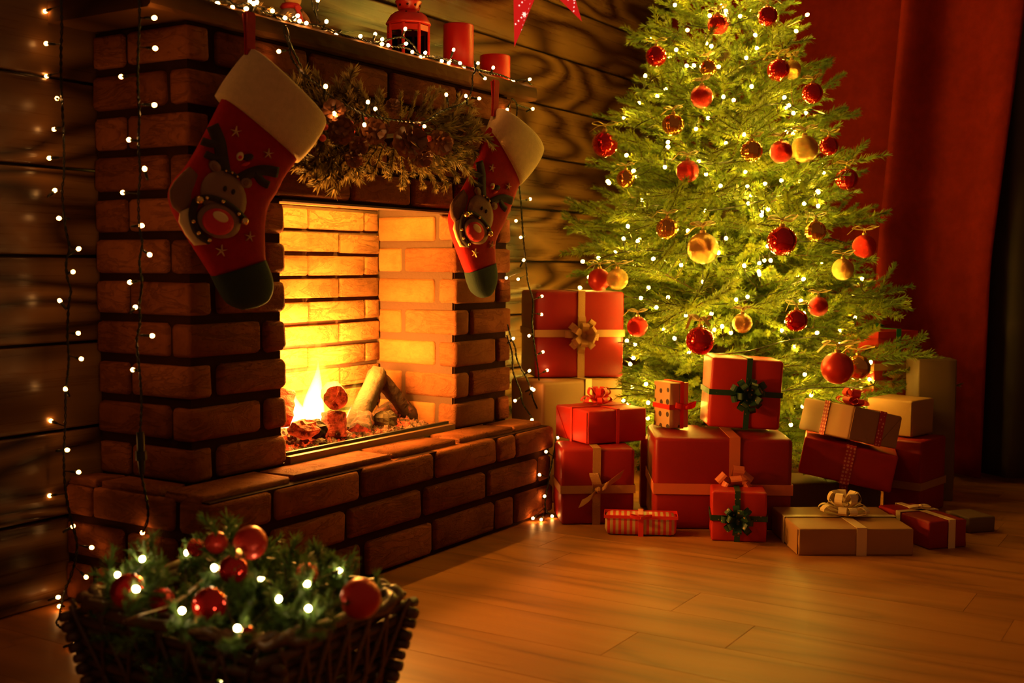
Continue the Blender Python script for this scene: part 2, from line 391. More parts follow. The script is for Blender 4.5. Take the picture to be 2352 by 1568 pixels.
def curtain(name, path, z0, z1, s0f, s1f, amp, mat, label, nz=26, ns=150, folds=13, deep=None):
    P = resample(catmull(path, 10), 0.01); n = len(P); vs = []
    for i in range(nz):
        z = z0 + (z1-z0)*i/(nz-1)
        for j in range(ns):
            q = j/(ns-1); a = s0f(z); b = s1f(z); s = a+(b-a)*q
            x = s*(n-1); k = min(n-2, int(x)); p = P[k]+(P[k+1]-P[k])*(x-k)
            t = nrm(P[k+1]-P[k]); nn = np.array([-t[1], t[0], 0])
            w = math.sin(2*math.pi*folds*q + 0.8*math.sin(5*q+z*0.5)) + 0.45*math.sin(2*math.pi*folds*1.7*q+1.3+0.5*z)
            A = amp*(0.55+0.45*math.sin(7*q+1))
            if deep: A += deep[1]*math.exp(-((q-deep[0])/0.07)**2)
            vs.append(p + nn*A*w + np.array([0, 0, z]))
    fs = [(i*ns+j, i*ns+j+1, (i+1)*ns+j+1, (i+1)*ns+j) for i in range(nz-1) for j in range(ns-1)]
    mb = MB(); mb.add(vs, fs); o = part(name, mb, mat, None, True); tag(o, label, 'curtain')
    sm = o.modifiers.new('thickness', 'SOLIDIFY'); sm.thickness = 0.003
    return o
cpath = [(3.36, -0.05, 0), (3.26, -0.5, 0), (3.10, -0.95, 0), (2.95, -1.35, 0), (2.84, -1.70, 0), (2.76, -2.05, 0)]
def s_at_px(x, y):
    P = resample(catmull(cpath, 10), 0.01); best = min(range(len(P)), key=lambda i: abs((CAM + 0 + (np.array([P[i][0], P[i][1], 0])-np.array([CAM[0], CAM[1], 0])))[0]*0 + px_of(np.array([P[i][0], P[i][1], 1.0]))[0]-x)); return best/(len(P)-1)
def px_of(p):
    d = np.asarray(p, float)-CAM; z = np.dot(d, _f); return 1176+FPX*np.dot(d, _r)/z, 784-FPX*np.dot(d, _u)/z
e_top, e_mid, e_bot = s_at_px(2350, 0), s_at_px(2284, 0), s_at_px(2276, 0)
def s_end(z):
    if z > 0.85: return e_mid + (e_top-e_mid)*min(1.2, (z-0.85)/1.1)
    return e_bot + (e_mid-e_bot)*max(0, z)/0.85
curtain('red_curtain', cpath, 0.02, 2.75, lambda z: 0.0, s_end, 0.022, M['curtain'], 'dark red curtain hanging behind the Christmas tree', folds=5, deep=(0.76, 0.10))
curtain('black_curtain', [(2.97, -1.55, 0), (2.90, -1.9, 0), (2.86, -2.4, 0), (2.84, -3.2, 0)], 0.02, 2.75, lambda z: 0.0, lambda z: 1.0, 0.03, M['blackcurtain'], 'black curtain at the right edge beside the red curtain', folds=8, ns=120)

# ================================================================== fireplace
FP = thing('fireplace', 'red brick fireplace with raised brick hearth and glowing firebox', 'fireplace', (0.67, -0.25, 0))
OFF = np.array([0.67, -0.25, 0.0])
_bc = {}
def brick(parent, x0, x1, y0, y1, z0, z1, mat='brick', off=None, bev=0.011, name='brick', jit=0.0016):
    off = OFF if off is None else off
    w, d, h = x1-x0, y1-y0, z1-z0
    key = (round(w, 2), round(d, 2), round(h, 2), mat, R_.randrange(2))
    if key not in _bc: _bc[key] = bevel_box('brick', (key[0], key[1], key[2]), min(bev, 0.3*min(w, d, h)), 2, M[mat], jit, len(_bc))
    j = 0.002
    o = link(name, _bc[key], parent, np.array([(x0+x1)/2, (y0+y1)/2, (z0+z1)/2]) - off + np.array([R_.uniform(-j, j), R_.uniform(-j, j), R_.uniform(-j, j)*0.7]))
    o.scale = (w/key[0], d/key[1], h/key[2]); return o
def core(name, boxes, mat='mortar', label=None):
    mb = MB()
    for (x0, x1, y0, y1, z0, z1) in boxes: mb.box(((x0+x1)/2, (y0+y1)/2, (z0+z1)/2), (x1-x0, y1-y0, z1-z0))
    return part(name, mb, M[mat], FP, loc=-OFF, label=label)
YF = -0.334
pierL = core('left_pier', [(0.014, 0.322, YF+0.014, -0.002, 0.30, 1.02)], label='left brick pier')
pierR = core('right_pier', [(1.124, 1.432, YF+0.014, -0.002, 0.30, 1.02)], label='right brick pier')
lint = core('lintel', [(0.014, 1.432, YF+0.014, -0.255, 1.004, 1.398), (0.014, 1.432, -0.255, -0.002, 1.07, 1.398)], label='brick lintel above the fire opening')
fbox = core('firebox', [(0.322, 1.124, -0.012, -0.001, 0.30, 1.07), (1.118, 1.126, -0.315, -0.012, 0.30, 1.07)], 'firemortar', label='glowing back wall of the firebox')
mb = MB(); mb.box((0.7235, -0.296, 0.9985), (0.80, 0.066, 0.006)); part('lintel_bar', mb, M['firemortar'], FP, loc=-OFF, label='pale steel bar under the lintel')
hearth = core('hearth', [(-0.090, 1.441, -0.487, -0.001, 0.0, 0.298)], label='raised brick hearth')
Z0 = np.zeros(3)
for c in range(11):
    z1 = 1.4 - 0.1*c - 0.010; z0 = z1 - 0.080
    pl = lint if c < 4 else pierL
    if c % 2 == 0:
        brick(pl, 0, 0.075, -0.113, -0.004, z0, z1, off=Z0); brick(pl, 0, 0.073, YF, -0.127, z0, z1, off=Z0)
    else:
        brick(pl, 0, 0.075, -0.255, -0.002, z0, z1, off=Z0); brick(pl, 0, 0.240, YF, -0.270, z0, z1, off=Z0)
    if c < 4:
        xs = [(0.099, 0.419), (0.437, 0.763), (0.787, 1.118), (1.137, 1.446)] if c % 2 == 0 else [(0.257, 0.592), (0.606, 0.874), (0.889, 1.100), (1.117, 1.446)]
        for a, b in xs: brick(pl, a, b, YF, -0.262, z0, z1, off=Z0)
    else:
        if c % 2 == 0: brick(pl, 0.093, 0.335, YF, -0.225, z0, z1, off=Z0, bev=0.016)
        else: brick(pl, 0.256, 0.334, YF, -0.225, z0, z1, off=Z0, bev=0.016)
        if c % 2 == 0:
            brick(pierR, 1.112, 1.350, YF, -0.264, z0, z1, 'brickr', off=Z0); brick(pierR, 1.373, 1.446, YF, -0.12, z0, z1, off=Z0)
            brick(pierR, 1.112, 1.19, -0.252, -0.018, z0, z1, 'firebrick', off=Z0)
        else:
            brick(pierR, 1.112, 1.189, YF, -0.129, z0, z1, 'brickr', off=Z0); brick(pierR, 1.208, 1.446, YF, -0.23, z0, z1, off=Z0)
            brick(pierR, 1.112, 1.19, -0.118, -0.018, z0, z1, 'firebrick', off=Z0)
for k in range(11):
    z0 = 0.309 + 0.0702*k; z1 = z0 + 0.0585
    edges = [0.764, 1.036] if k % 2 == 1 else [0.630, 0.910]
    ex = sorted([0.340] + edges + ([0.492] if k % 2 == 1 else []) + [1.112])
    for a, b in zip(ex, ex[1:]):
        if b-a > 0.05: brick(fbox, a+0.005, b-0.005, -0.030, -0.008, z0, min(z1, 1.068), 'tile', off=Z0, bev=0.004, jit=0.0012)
h1 = [(-0.104, 0.098), (0.117, 0.430), (0.442, 0.762), (0.781, 1.096), (1.110, 1.209), (1.221, 1.455)]
h2 = [(-0.104, 0.083), (0.101, 0.367), (0.384, 0.699), (0.722, 1.034), (1.056, 1.350), (1.372, 1.440)]
h3 = [(-0.104, 0.040), (0.057, 0.434), (0.459, 0.756), (0.770, 1.091), (1.104, 1.202), (1.217, 1.453)]
for row, (z0, z1) in zip((h1, h2, h3), ((0.222, 0.297), (0.121, 0.201), (0.010, 0.101))):
    for a, b in row: brick(hearth, a, b, -0.5, -0.398, z0, z1, off=Z0)
for row, (z0, z1) in zip(([(-0.097, -0.006), (-0.380, -0.108)], [(-0.205, -0.004), (-0.383, -0.222)], [(-0.09, -0.004), (-0.382, -0.108)]), ((0.222, 0.297), (0.121, 0.201), (0.010, 0.101))):
    for a, b in row: brick(hearth, -0.104, -0.02, a, b, z0, z1, off=Z0)
for a, b in ((-0.092, 0.200), (0.216, 0.602), (0.618, 0.930), (0.946, 1.252), (1.268, 1.438)):
    brick(hearth, a, b, -0.463+R_.uniform(-.006, .006), -0.343, 0.290, 0.312, off=Z0, bev=0.006, jit=0.003)
for a, b in ((-0.325, -0.125), (-0.112, -0.012)): brick(hearth, -0.094, -0.006, a, b, 0.290, 0.311, off=Z0, bev=0.006, jit=0.003)

# mantel: a rough timber shelf
mb = MB(); sec = []
for (y, z) in ((-0.349, 1.410), (-0.341, 1.402), (-0.18, 1.4015), (0.0, 1.4015), (0.0, 1.452), (-0.18, 1.452), (-0.336, 1.452), (-0.347, 1.444), (-0.350, 1.428)): sec.append((y, z))
vs = []; nx = 60; rr = random.Random(5)
for i in range(nx):
    x = -0.122 + 1.708*i/(nx-1); e = 0.004*math.sin(9*x)+0.003*math.sin(23*x+1)
    sh = 0.985 if i in (0, nx-1) else 1.0
    for (y, z) in sec:
        wv = rr.uniform(-.0012, .0012)
        yy = y + (e*0.5+wv if y < -0.3 else 0); zz = 1.427+(z-1.427)*sh + (wv if y < -0.3 else 0)
        vs.append((x, yy, zz))
k = len(sec); fs = [(i*k+j, i*k+(j+1) % k, (i+1)*k+(j+1) % k, (i+1)*k+j) for i in range(nx-1) for j in range(k)]
fs += [tuple(range(k)), tuple(range((nx-1)*k, nx*k))[::-1]]
mb.add(vs, fs); o = part('mantel_shelf', mb, M['mantel'], None); tag(o, 'long rough timber mantel shelf across the top of the brick fireplace', 'shelf')

# ================================================================== the fire
t = thing('fire_tray', 'brown steel tray with glowing fake embers in the firebox', 'fire tray', (0.72, -0.2, 0.300))
L = np.array([0.72, -0.2, 0.300])
mb = MB(); mb.box((0, 0, 0.006), (0.755, 0.30, 0.010)); part('base_plate', mb, M['blackmetal'], t)
mb = MB(); mb.box((0, -0.128, 0.016), (0.765, 0.022, 0.030)); part('front_edge', mb, M['traymetal'], t)
mb = MB(); mb.box((0, -0.112, 0.028), (0.755, 0.010, 0.022)); part('inner_lip', mb, M['blackmetal'], t)
def embermat(name, base, glow, strength, scale, lo=0.52, hi=0.68):
    q = NT(name); v = q.coord('Object', (1, 1, 1), rnd=5.0); a = q.noise(v, scale, 5, 0.65); b = q.noise(v, scale*3.3, 3)
    q.color(q.ramp(b, [(0.3, tuple(x*0.3 for x in base)), (0.7, base)])); q.set('Roughness', 0.9)
    q.m.cycles.emission_sampling = 'NONE'
    f = q.ramp(a, [(lo, (0, 0, 0)), (hi, (1, 1, 1))]); q.set('Emission Color', (*glow, 1)); q.l(q.math('MULTIPLY', f, strength), q.b.inputs['Emission Strength'])
    q.bump(b, 0.8, 0.008); return q.m
M['ember'] = embermat('glowing_embers', (0.16, 0.07, 0.03), (1.0, 0.060, 0.006), 1.5, 26)
M['char'] = embermat('charred_log', (0.11, 0.05, 0.018), (1.0, 0.08, 0.008), 0.6, 14, 0.56, 0.72)
M['ash'] = plain('ash_coated_log', (0.058, 0.031, 0.008), 0.9, bump=1.0, bscale=70, var=0.45)
M['redface'] = embermat('glowing_log_end', (0.34, 0.06, 0.02), (1.0, 0.055, 0.006), 1.0, 22, 0.40, 0.66)
n1, n2 = 110, 42; vs = []
rr = np.random.RandomState(3); hh = rr.rand(n2+8, n1+8)
def sm(h): return (h+np.roll(h, 1, 0)+np.roll(h, -1, 0)+np.roll(h, 1, 1)+np.roll(h, -1, 1))/5
h2_ = sm(hh); h3_ = sm(sm(sm(rr.rand(n2+8, n1+8))))
for i in range(n2):
    for j in range(n1):
        x = -0.365+0.73*j/(n1-1); y = -0.105+0.235*i/(n2-1)
        e = min(1, min(j, n1-1-j)/4)*min(1, min(i, 99)/5)
        vs.append((x + rr.uniform(-.002, .002), y+rr.uniform(-.002, .002), 0.014 + e*(0.012 + 0.030*(i/n2) + 0.030*(h2_[i, j]-.5) + 0.06*(h3_[i, j]-.5))))
mb = MB(); mb.add(vs, [(i*n1+j, i*n1+j+1, (i+1)*n1+j+1, (i+1)*n1+j) for i in range(n2-1) for j in range(n1-1)])
part('ember_bed', mb, M['ember'], t, kind='stuff')

def logthing(label, a, b, r, mat, facemat, seed, n=14, flat=0.0, jit=0.10):
    a, b = np.asarray(a, float), np.asarray(b, float); rr = random.Random(seed); base = np.array([*(0.5*(a+b))[:2], min(a[2], b[2])])
    tt = thing('fire_log', label, 'log', base, 'logs burning in the firebox')
    ax = nrm(b-a); up = np.array([0, 0, 1.0]) if abs(ax[2]) < 0.9 else np.array([1.0, 0, 0]); u = nrm(np.cross(ax, up)); w = np.cross(ax, u); k = 12
    lob = [1+rr.uniform(-1, 1)*(0.14 if n < 20 else 0.04)-flat*(0.3 if j % 5 == 0 else 0) for j in range(n)]; vs = []
    for i in range(k):
        p = a+(b-a)*i/(k-1)-base
        for j in range(n):
            an = 2*math.pi*j/n; q = r*lob[j]*(1+rr.uniform(-jit, jit)); vs.append(p + q*(math.cos(an)*u+math.sin(an)*w))
    fs = [(i*n+j, i*n+(j+1) % n, (i+1)*n+(j+1) % n, (i+1)*n+j) for i in range(k-1) for j in range(n)]
    mb = MB(); mb.add(vs, fs); part('bark', mb, M[mat], tt, True)
    for end, i in ((a, 0), (b, k-1)):
        c = end-base; sg = -1 if i == 0 else 1; ring = [vs[i*n+j] for j in range(n)]; mid = [c+(q-c)*0.55+ax*sg*rr.uniform(-.004, .006) for q in ring]
        mb = MB(); mb.add(ring+mid+[c+ax*sg*.003], [(j, (j+1) % n, n+(j+1) % n, n+j) for j in range(n)]+[(n+j, n+(j+1) % n, 2*n) for j in range(n)])
        part('cut_face', mb, M[facemat], tt, label='cracked log end' if facemat == 'redface' else None)
    return tt
def Q(x, y, Y=-0.2): return at_y(x, y, Y)
def chunk(label, c, s, mat, seed):
    rr = random.Random(seed); mb = MB(); mb.ball((0, 0, 0), 1.0, 12, 8)
    mb.v = [tuple(np.array(p)*np.array(s)*(1+rr.uniform(-.18, .18))) for p in mb.v]
    o = part('ember_lump', mb, M[mat], None, False, loc=c); tag(o, label, 'ember', 'glowing lumps around the logs'); return o
logthing('round cut log end with glowing cracks, held up facing the room', Q(771, 914, -0.235), Q(771, 914, -0.235)+np.array([0.075, 0.075, 0.004]), 0.0350, 'char', 'redface', 1, n=22, jit=0.03)
logthing('upright reddish stump below the round log end', Q(768, 1004, -0.235), Q(768, 946, -0.225), 0.034, 'redface', 'char', 2)
logthing('ash coated birch log leaning up to the right', Q(806, 1000, -0.20), Q(868, 860, -0.12), 0.034, 'ash', 'ash', 3)
logthing('dark charred split log leaning down to the right', Q(872, 868, -0.13), Q(962, 975, -0.17), 0.027, 'char', 'char', 4, flat=0.5)
logthing('short glowing log stub at the foot of the birch log', Q(828, 998, -0.24), Q(832, 958, -0.18), 0.034, 'char', 'redface', 5)
logthing('dark log lying behind the leaning logs', Q(876, 970, -0.10), Q(915, 930, -0.07), 0.036, 'char', 'char', 6)
logthing('glowing log half hidden by the left brick pier', Q(646, 965, -0.16), Q(652, 905, -0.12), 0.034, 'redface', 'redface', 7)
chunk('red glowing lump left of the stump', Q(698, 985, -0.22), (0.045, 0.04, 0.026), 'redface', 1)
chunk('ashy lump between red lump and stump', Q(727, 985, -0.22), (0.030, 0.03, 0.026), 'ash', 2)
chunk('ashy lump right of the log stub', Q(885, 965, -0.20), (0.042, 0.035, 0.030), 'ash', 3)
chunk('red glowing lump below the split log', Q(922, 985, -0.22), (0.040, 0.030, 0.026), 'redface', 4)
chunk('dark coal lump nearest the right firebox wall', Q(962, 990, -0.22), (0.024, 0.025, 0.020), 'char', 5)
chunk('small dark coal at the front of the embers', Q(735, 1018, -0.27), (0.022, 0.02, 0.014), 'char', 6)

def flamemat(name, col, s):
    m = bpy.data.materials.new(name); m.use_nodes = True; tr = m.node_tree; tr.nodes.remove(tr.nodes['Principled BSDF'])
    e = tr.nodes.new('ShaderNodeEmission'); e.inputs[0].default_value = (*col, 1); e.inputs[1].default_value = s
    tr.links.new(e.outputs[0], tr.nodes['Material Output'].inputs['Volume']); return m
M['flame_in'] = flamemat('white_hot_flame', (1.0, 0.80, 0.42), 60.0)
M['flame_mid'] = flamemat('yellow_flame', (1.0, 0.62, 0.05), 14.0)
M['flame_out'] = flamemat('amber_flame', (1.0, 0.45, 0.012), 3.5)
def tongue(base, h, r, lean, seed, k=14, n=12):
    rr = random.Random(seed); ph = rr.uniform(0, 6); vs = []
    for i in range(k):
        q = i/(k-1); rad = r*(math.sin(math.pi*min(1, 0.22+0.78*q)**0.8))*(1-q)**0.45 + 0.0008
        cx = lean*q*q*h + 0.10*r*math.sin(5*q+ph)*(0.4+2*q); cy = 0.1*r*math.cos(4*q+ph)
        for j in range(n):
            a = 2*math.pi*j/n; vs.append(np.asarray(base)+np.array([cx+rad*math.cos(a), cy+0.7*rad*math.sin(a), q*h]))
    fs = [(i*n+j, i*n+(j+1) % n, (i+1)*n+(j+1) % n, (i+1)*n+j) for i in range(k-1) for j in range(n)]+[tuple(range(n))[::-1], tuple(range((k-1)*n, k*n))]
    return vs, fs
def flame(label, px, py, Y, tongues, power):
    b = at_y(px, py, Y); tt = thing('flame', label, 'flame', b, 'flames in the firebox')
    for i, (dx, h, r, lean, m) in enumerate(tongues):
        mb = MB(); mb.add(*tongue((dx, 0.004*i, 0.002*i), h, r, lean, i+int(px))); part('tongue', mb, M[m], tt, True)
    ld = bpy.data.lights.new('fire_light', 'POINT'); ld.energy = power; ld.color = (1.0, 0.42, 0.06); ld.shadow_soft_size = 0.07
    link('fire_light', ld, tt, (0.01, 0.0, 0.20)); return tt
flame('tall bright flame between left pier and round log end', 716, 985, -0.15,
      [(0.00, 0.36, 0.125, 0.10, 'flame_out'), (-0.045, 0.20, 0.060, -0.05, 'flame_mid'), (0.025, 0.29, 0.066, 0.12, 'flame_mid'), (0.075, 0.14, 0.035, 0.1, 'flame_mid'),
       (0.03, 0.19, 0.044, 0.08, 'flame_in'), (-0.05, 0.11, 0.044, 0.0, 'flame_in'), (-0.09, 0.06, 0.022, -0.1, 'flame_in')], FIRE_W)
flame('narrow yellow flame between round log end and birch log', 806, 985, -0.13,
      [(0.00, 0.20, 0.045, 0.22, 'flame_out'), (0.0, 0.165, 0.030, 0.25, 'flame_mid'), (0.0, 0.07, 0.018, 0.2, 'flame_in')], FIRE_W*0.35)
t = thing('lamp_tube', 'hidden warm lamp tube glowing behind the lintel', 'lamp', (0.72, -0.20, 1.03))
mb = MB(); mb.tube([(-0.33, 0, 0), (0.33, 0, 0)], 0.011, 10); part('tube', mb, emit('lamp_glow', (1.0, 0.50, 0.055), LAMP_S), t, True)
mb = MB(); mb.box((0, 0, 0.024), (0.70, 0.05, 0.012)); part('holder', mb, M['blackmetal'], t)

# ================================================================== needles, sprays, cones
def needles_on(mb, P, dens, nl, w, rnd, ang=0.95, flat=1.0, start=0.0):
    P = resample(P, 0.01); n = len(P)
    L = sum(np.linalg.norm(b-a) for a, b in zip(P, P[1:])); cnt = int(L*dens)
    vs = []; fs = []
    for i in range(cnt):
        q = start+(1-start)*rnd.random(); x = q*(n-1); k = min(n-2, int(x)); p = P[k]+(P[k+1]-P[k])*(x-k)
        t = nrm(P[k+1]-P[k]); up = np.array([0, 0, 1.0]) if abs(t[2]) < 0.95 else np.array([0, 1.0, 0])
        u = nrm(np.cross(t, up)); v = np.cross(u, t); a = rnd.uniform(0, 2*math.pi)
        pr = nrm(math.cos(a)*u + flat*math.sin(a)*v); an = ang*rnd.uniform(0.65, 1.2)
        d = math.cos(an)*t + math.sin(an)*pr; ll = nl*rnd.uniform(0.7, 1.15)*(1 if q < 0.93 else 0.8)
        s = nrm(np.cross(d, pr+0.3*t))*w/2; o = len(vs)
        vs += [p-s, p+s, p+d*ll*0.6+s*0.8, p+d*ll, p+d*ll*0.6-s*0.8]; fs.append((o, o+1, o+2, o+3, o+4))
    mb.add(vs, fs)
def spray_meshes(name, L, nside, seed, nl, w, dens, droop, stemmat, needmat, side=0.42, ang=0.95, tip=True):
    rnd = random.Random(seed); st = MB(); nd = MB()
    main = [np.array([L*q, 0.02*L*math.sin(6*q+seed), -droop*L*q*q]) for q in [i/9 for i in range(10)]]
    st.tube(main, [0.0045*(1-0.7*i/9)*max(0.5, min(1.2, L/0.45)) for i in range(10)], 5)
    needles_on(nd, main, dens, nl, w, rnd, ang, start=0.12)
    for i in range(nside):
        q = 0.16+0.76*i/max(1, nside-1); k = q*9; j = min(8, int(k)); p = main[j]+(main[j+1]-main[j])*(k-j)
        sg = 1 if i % 2 else -1; a = math.radians(rnd.uniform(38, 58)); ln = side*L*(1-0.62*q)*rnd.uniform(0.8, 1.15)
        el = rnd.uniform(-0.25, 0.40)
        d = nrm(np.array([math.cos(a), sg*math.sin(a), el])); e2 = p+d*ln+np.array([0.12*ln, 0, -0.12*ln*rnd.random()])
        tw = [p, p+d*ln*0.5, e2]; tw = catmull(tw, 3)
        st.tube(tw, [0.0022*(1-0.5*z/(len(tw)-1)) for z in range(len(tw))], 4)
        needles_on(nd, tw, dens, nl, w, rnd, ang)
    ms = st.mesh('branch', stemmat); mn = nd.mesh('needles', needmat); return ms, mn
def place_spray(pair, parent, loc, mat3, name='branch', sc=1.0):
    o = link(name, pair[0], parent); o.matrix_local = Matrix.Translation(Vector([float(q) for q in loc])) @ mat3.to_4x4() @ Matrix.Diagonal((sc, sc, sc, 1))
    n = link('needles', pair[1], o); n['kind'] = 'stuff'; return o
def frame_from(d, up=(0, 0, 1), spin=0.0):
    x = Vector([float(q) for q in d]).normalized(); u = Vector(up)
    if abs(x.dot(u)) > 0.97: u = Vector((0, 1, 0))
    y = u.cross(x).normalized(); z = x.cross(y)
    m = Matrix((x, y, z)).transposed(); return m @ Matrix.Rotation(spin, 3, 'X')
def cone_mesh(name, r, h, mat, seed, n=40):
    rnd = random.Random(seed); mb = MB(); mb.ball((0, 0, h*0.45), 1.0, 8, 6, sc=(r*0.45, r*0.45, h*0.42))
    for i in range(n):
        q = i/(n-1); a = i*2.39996; rad = r*math.sin(math.pi*(0.12+0.80*q))**0.7; z = h*(0.02+0.9*q); tilt = 0.05+0.85*q
        d = np.array([math.cos(a), math.sin(a), 0]); s = np.array([-math.sin(a), math.cos(a), 0]); o = d*math.cos(tilt)+np.array([0, 0, math.sin(tilt)])
        nn = np.cross(s, o); w = r*0.30*rnd.uniform(0.85, 1.1); ln = r*0.70*rnd.uniform(0.9, 1.1); b = d*rad*0.42+np.array([0, 0, z-h*0.04])
        vs = [b-s*w*0.4, b+s*w*0.4, b+o*ln*0.75+s*w, b+o*ln-nn*0.12*w, b+o*ln*0.75-s*w, b+o*ln*0.5+nn*0.28*w]
        mb.add(vs, [(0, 1, 5), (1, 2, 5), (2, 3, 5), (3, 4, 5), (4, 0, 5), (4, 3, 2, 1, 0)])
    return mb.mesh(name, mat)

# ================================================================== stockings
def loft(mb, stations, n, thick, seg=18, cap0=True, cap1=True, ex=0.62, mi=0):
    vs = []; k = len(stations)
    for i, (a, b, t) in enumerate(stations):
        a, b = np.asarray(a, float), np.asarray(b, float); c = (a+b)/2; hw = (b-a)/2
        for j in range(seg):
            an = 2*math.pi*j/seg; ca, sa = math.cos(an), math.sin(an)
            vs.append(c + hw*math.copysign(abs(ca)**0.8, ca) + n*thick*t*math.copysign(abs(sa)**ex, sa))
    fs = [(i*seg+j, i*seg+(j+1) % seg, (i+1)*seg+(j+1) % seg, (i+1)*seg+j) for i in range(k-1) for j in range(seg)]
    if cap0: fs.append(tuple(range(seg))[::-1])
    if cap1: fs.append(tuple(range((k-1)*seg, k*seg)))
    mb.add(vs, fs, mi)
def dense(pairs, k=4):
    A = catmull([np.array([*p[0], 0.0]) for p in pairs], k); B = catmull([np.array([*p[1], 0.0]) for p in pairs], k)
    return [((a[0], a[1]), (b[0], b[1])) for a, b in zip(A, B)]
def ell(cx, cy, a, b, deg, n=22):
    c, s = math.cos(math.radians(deg)), math.sin(math.radians(deg))
    return [(cx + a*math.cos(t)*c - b*math.sin(t)*s, cy + a*math.cos(t)*s + b*math.sin(t)*c) for t in [2*math.pi*i/n for i in range(n)]]
def rag(line, w, k=4):
    P = catmull([np.array([x, y, 0.0]) for x, y in line], k); L = []; Rr = []
    for i, p in enumerate(P):
        t = nrm(P[min(i+1, len(P)-1)]-P[max(i-1, 0)]); n = np.array([-t[1], t[0], 0]); f = 1.0
        L.append(tuple((p+n*w*f/2)[:2])); Rr.append(tuple((p-n*w*f/2)[:2]))
    return L, Rr
def stocking(label, p0, nrml, cuff, body, toe, strap, amap, thick):
    n = nrm(nrml); p0 = np.asarray(p0, float)
    base = at_plane(*toe[-1][0], p0, n); T = thing('christmas_stocking', label, 'stocking', base, 'stockings hung from the mantel')
    mp = lambda x, y, o=0.0: at_plane(x, y, p0+n*o, n) - base
    def st(pairs, tf): return [(mp(*a), mp(*b), tf(i/(len(pairs)-1))) for i, (a, b) in enumerate(pairs)]
    B = dense(body); mb = MB(); loft(mb, st(B, lambda q: 0.85+0.15*math.sin(3*q)), n, thick); part('sock', mb, M['velvet'], T, True)
    B = dense(toe); mb = MB(); loft(mb, st(B, lambda q: (1.0-0.75*q**3)*1.02), n, thick); part('toe_patch', mb, M['darkfelt'], T, True, label='dark green toe')
    B = dense(cuff, 6); mb = MB(); loft(mb, st(B, lambda q: 1.42+0.18*math.sin(math.pi*q)-0.25*(1-math.sin(math.pi*min(1, q*1.0+0.0)))**4), n, thick, seg=26, ex=0.7)
    rr = random.Random(3); part('cuff', mb, M['fleece'], T, True, label='cream fleece cuff')
    # hanging loop
    (sx, sy), (ex_, ey), w, Ytop = strap
    a = at_y(sx, sy, Ytop)-base; b = mp(ex_, ey); mid = (a+b)/2; up = np.array([0, 0, 1.0])
    sd = nrm(np.array([1.0, 0.0, 0])); ww = w*depth(a+base)/FPX/0.72
    mb = MB(); mb.band([a+np.array([0, 0.0, 0]), mid+n*0.004, b], sd, -np.array([0, 1.0, 0]), ww, 0.004)
    mb.band([a+np.array([0, -0.004, 0.0]), a+np.array([0, -0.010, 0.006]), a+np.array([0, -0.014, -0.002]), mid+n*0.012, b+n*0.006], sd, -np.array([0, 1.0, 0]), ww*0.9, 0.003)
    part('hanging_loop', mb, M['velvet'], T)
    # appliqué pieces, sewn on the front
    o1 = thick*1.00
    A = lambda pts: [amap(x, y) for x, y in pts]
    def padpx(name, pts, mat, o, h, label=None):
        mb = MB(); mb.pad([mp(x, y, o) for x, y in A(pts)], n, h); return part(name, mb, M[mat], T, True, label=label)
    def strippx(name, line, w, mat, o, h, label=None):
        L, Rr = rag(line, w); mb = MB(); L3 = [mp(x, y, o) for x, y in A(L)]; R3 = [mp(x, y, o) for x, y in A(Rr)]
        vs = []; k = len(L3)
        for l, r in zip(L3, R3): vs += [l-n*0.006, l+n*h*0.6, (l+r)/2+n*h, r+n*h*0.6, r-n*0.006]
        fs = [(i*5+q, i*5+q+1, (i+1)*5+q+1, (i+1)*5+q) for i in range(k-1) for q in range(4)] + [(0, 1, 2, 3, 4), tuple((k-1)*5+q for q in (4, 3, 2, 1, 0))]
        mb.add(vs, fs); return part(name, mb, M[mat], T, True, label=label)
    Z = lambda pts: [(380+x/2.529, 100+y/2.529) for x, y in pts]
    padpx('heel_patch', Z([(140, 715), (190, 765), (187, 860), (150, 945), (85, 985), (45, 950), (28, 900), (26, 850), (50, 805), (95, 755)]), 'brownfelt', o1*0.72, 0.004)
    padpx('cream_patch', Z([(150, 948), (88, 975), (80, 1035), (120, 1110), (170, 1172), (255, 1165), (190, 1120), (155, 1045)]), 'creamfelt', o1*0.80, 0.004)
    strippx('antler', Z([(345, 745), (330, 660), (315, 570), (275, 475)]), 26, 'blackfelt', o1, 0.003); strippx('antler', Z([(315, 580), (260, 580), (215, 565)]), 17, 'blackfelt', o1, 0.003); strippx('antler', Z([(330, 660), (280, 660), (235, 640)]), 15, 'blackfelt', o1, 0.003)
    strippx('antler', Z([(430, 785), (500, 750), (570, 735), (655, 748)]), 24, 'blackfelt', o1, 0.003); strippx('antler', Z([(520, 750), (560, 800), (600, 822)]), 17, 'blackfelt', o1, 0.003)
    padpx('ear', Z(ell(288, 716, 27, 42, -35)), 'taupefelt', o1, 0.005); padpx('ear', Z(ell(467, 810, 34, 30, 10)), 'taupefelt', o1, 0.005)
    padpx('ear_lining', Z(ell(287, 718, 14, 26, -35)), 'brownfelt', o1+0.004, 0.003); padpx('ear_lining', Z(ell(469, 810, 19, 17, 10)), 'brownfelt', o1+0.004, 0.003)
    padpx('reindeer_head', Z(ell(335, 890, 125, 158, -25)), 'taupefelt', o1, 0.008, 'grey brown plush reindeer head')
    padpx('muzzle', Z(ell(308, 1030, 128, 98, 22)), 'taupefelt', o1+0.006, 0.008)
    padpx('nose', Z(ell(303, 1035, 92, 76, 20)), 'redfelt', o1+0.013, 0.007, 'big red nose')
    padpx('nose_highlight', Z(ell(320, 1006, 48, 27, 28)), 'creamfelt', o1+0.020, 0.002)
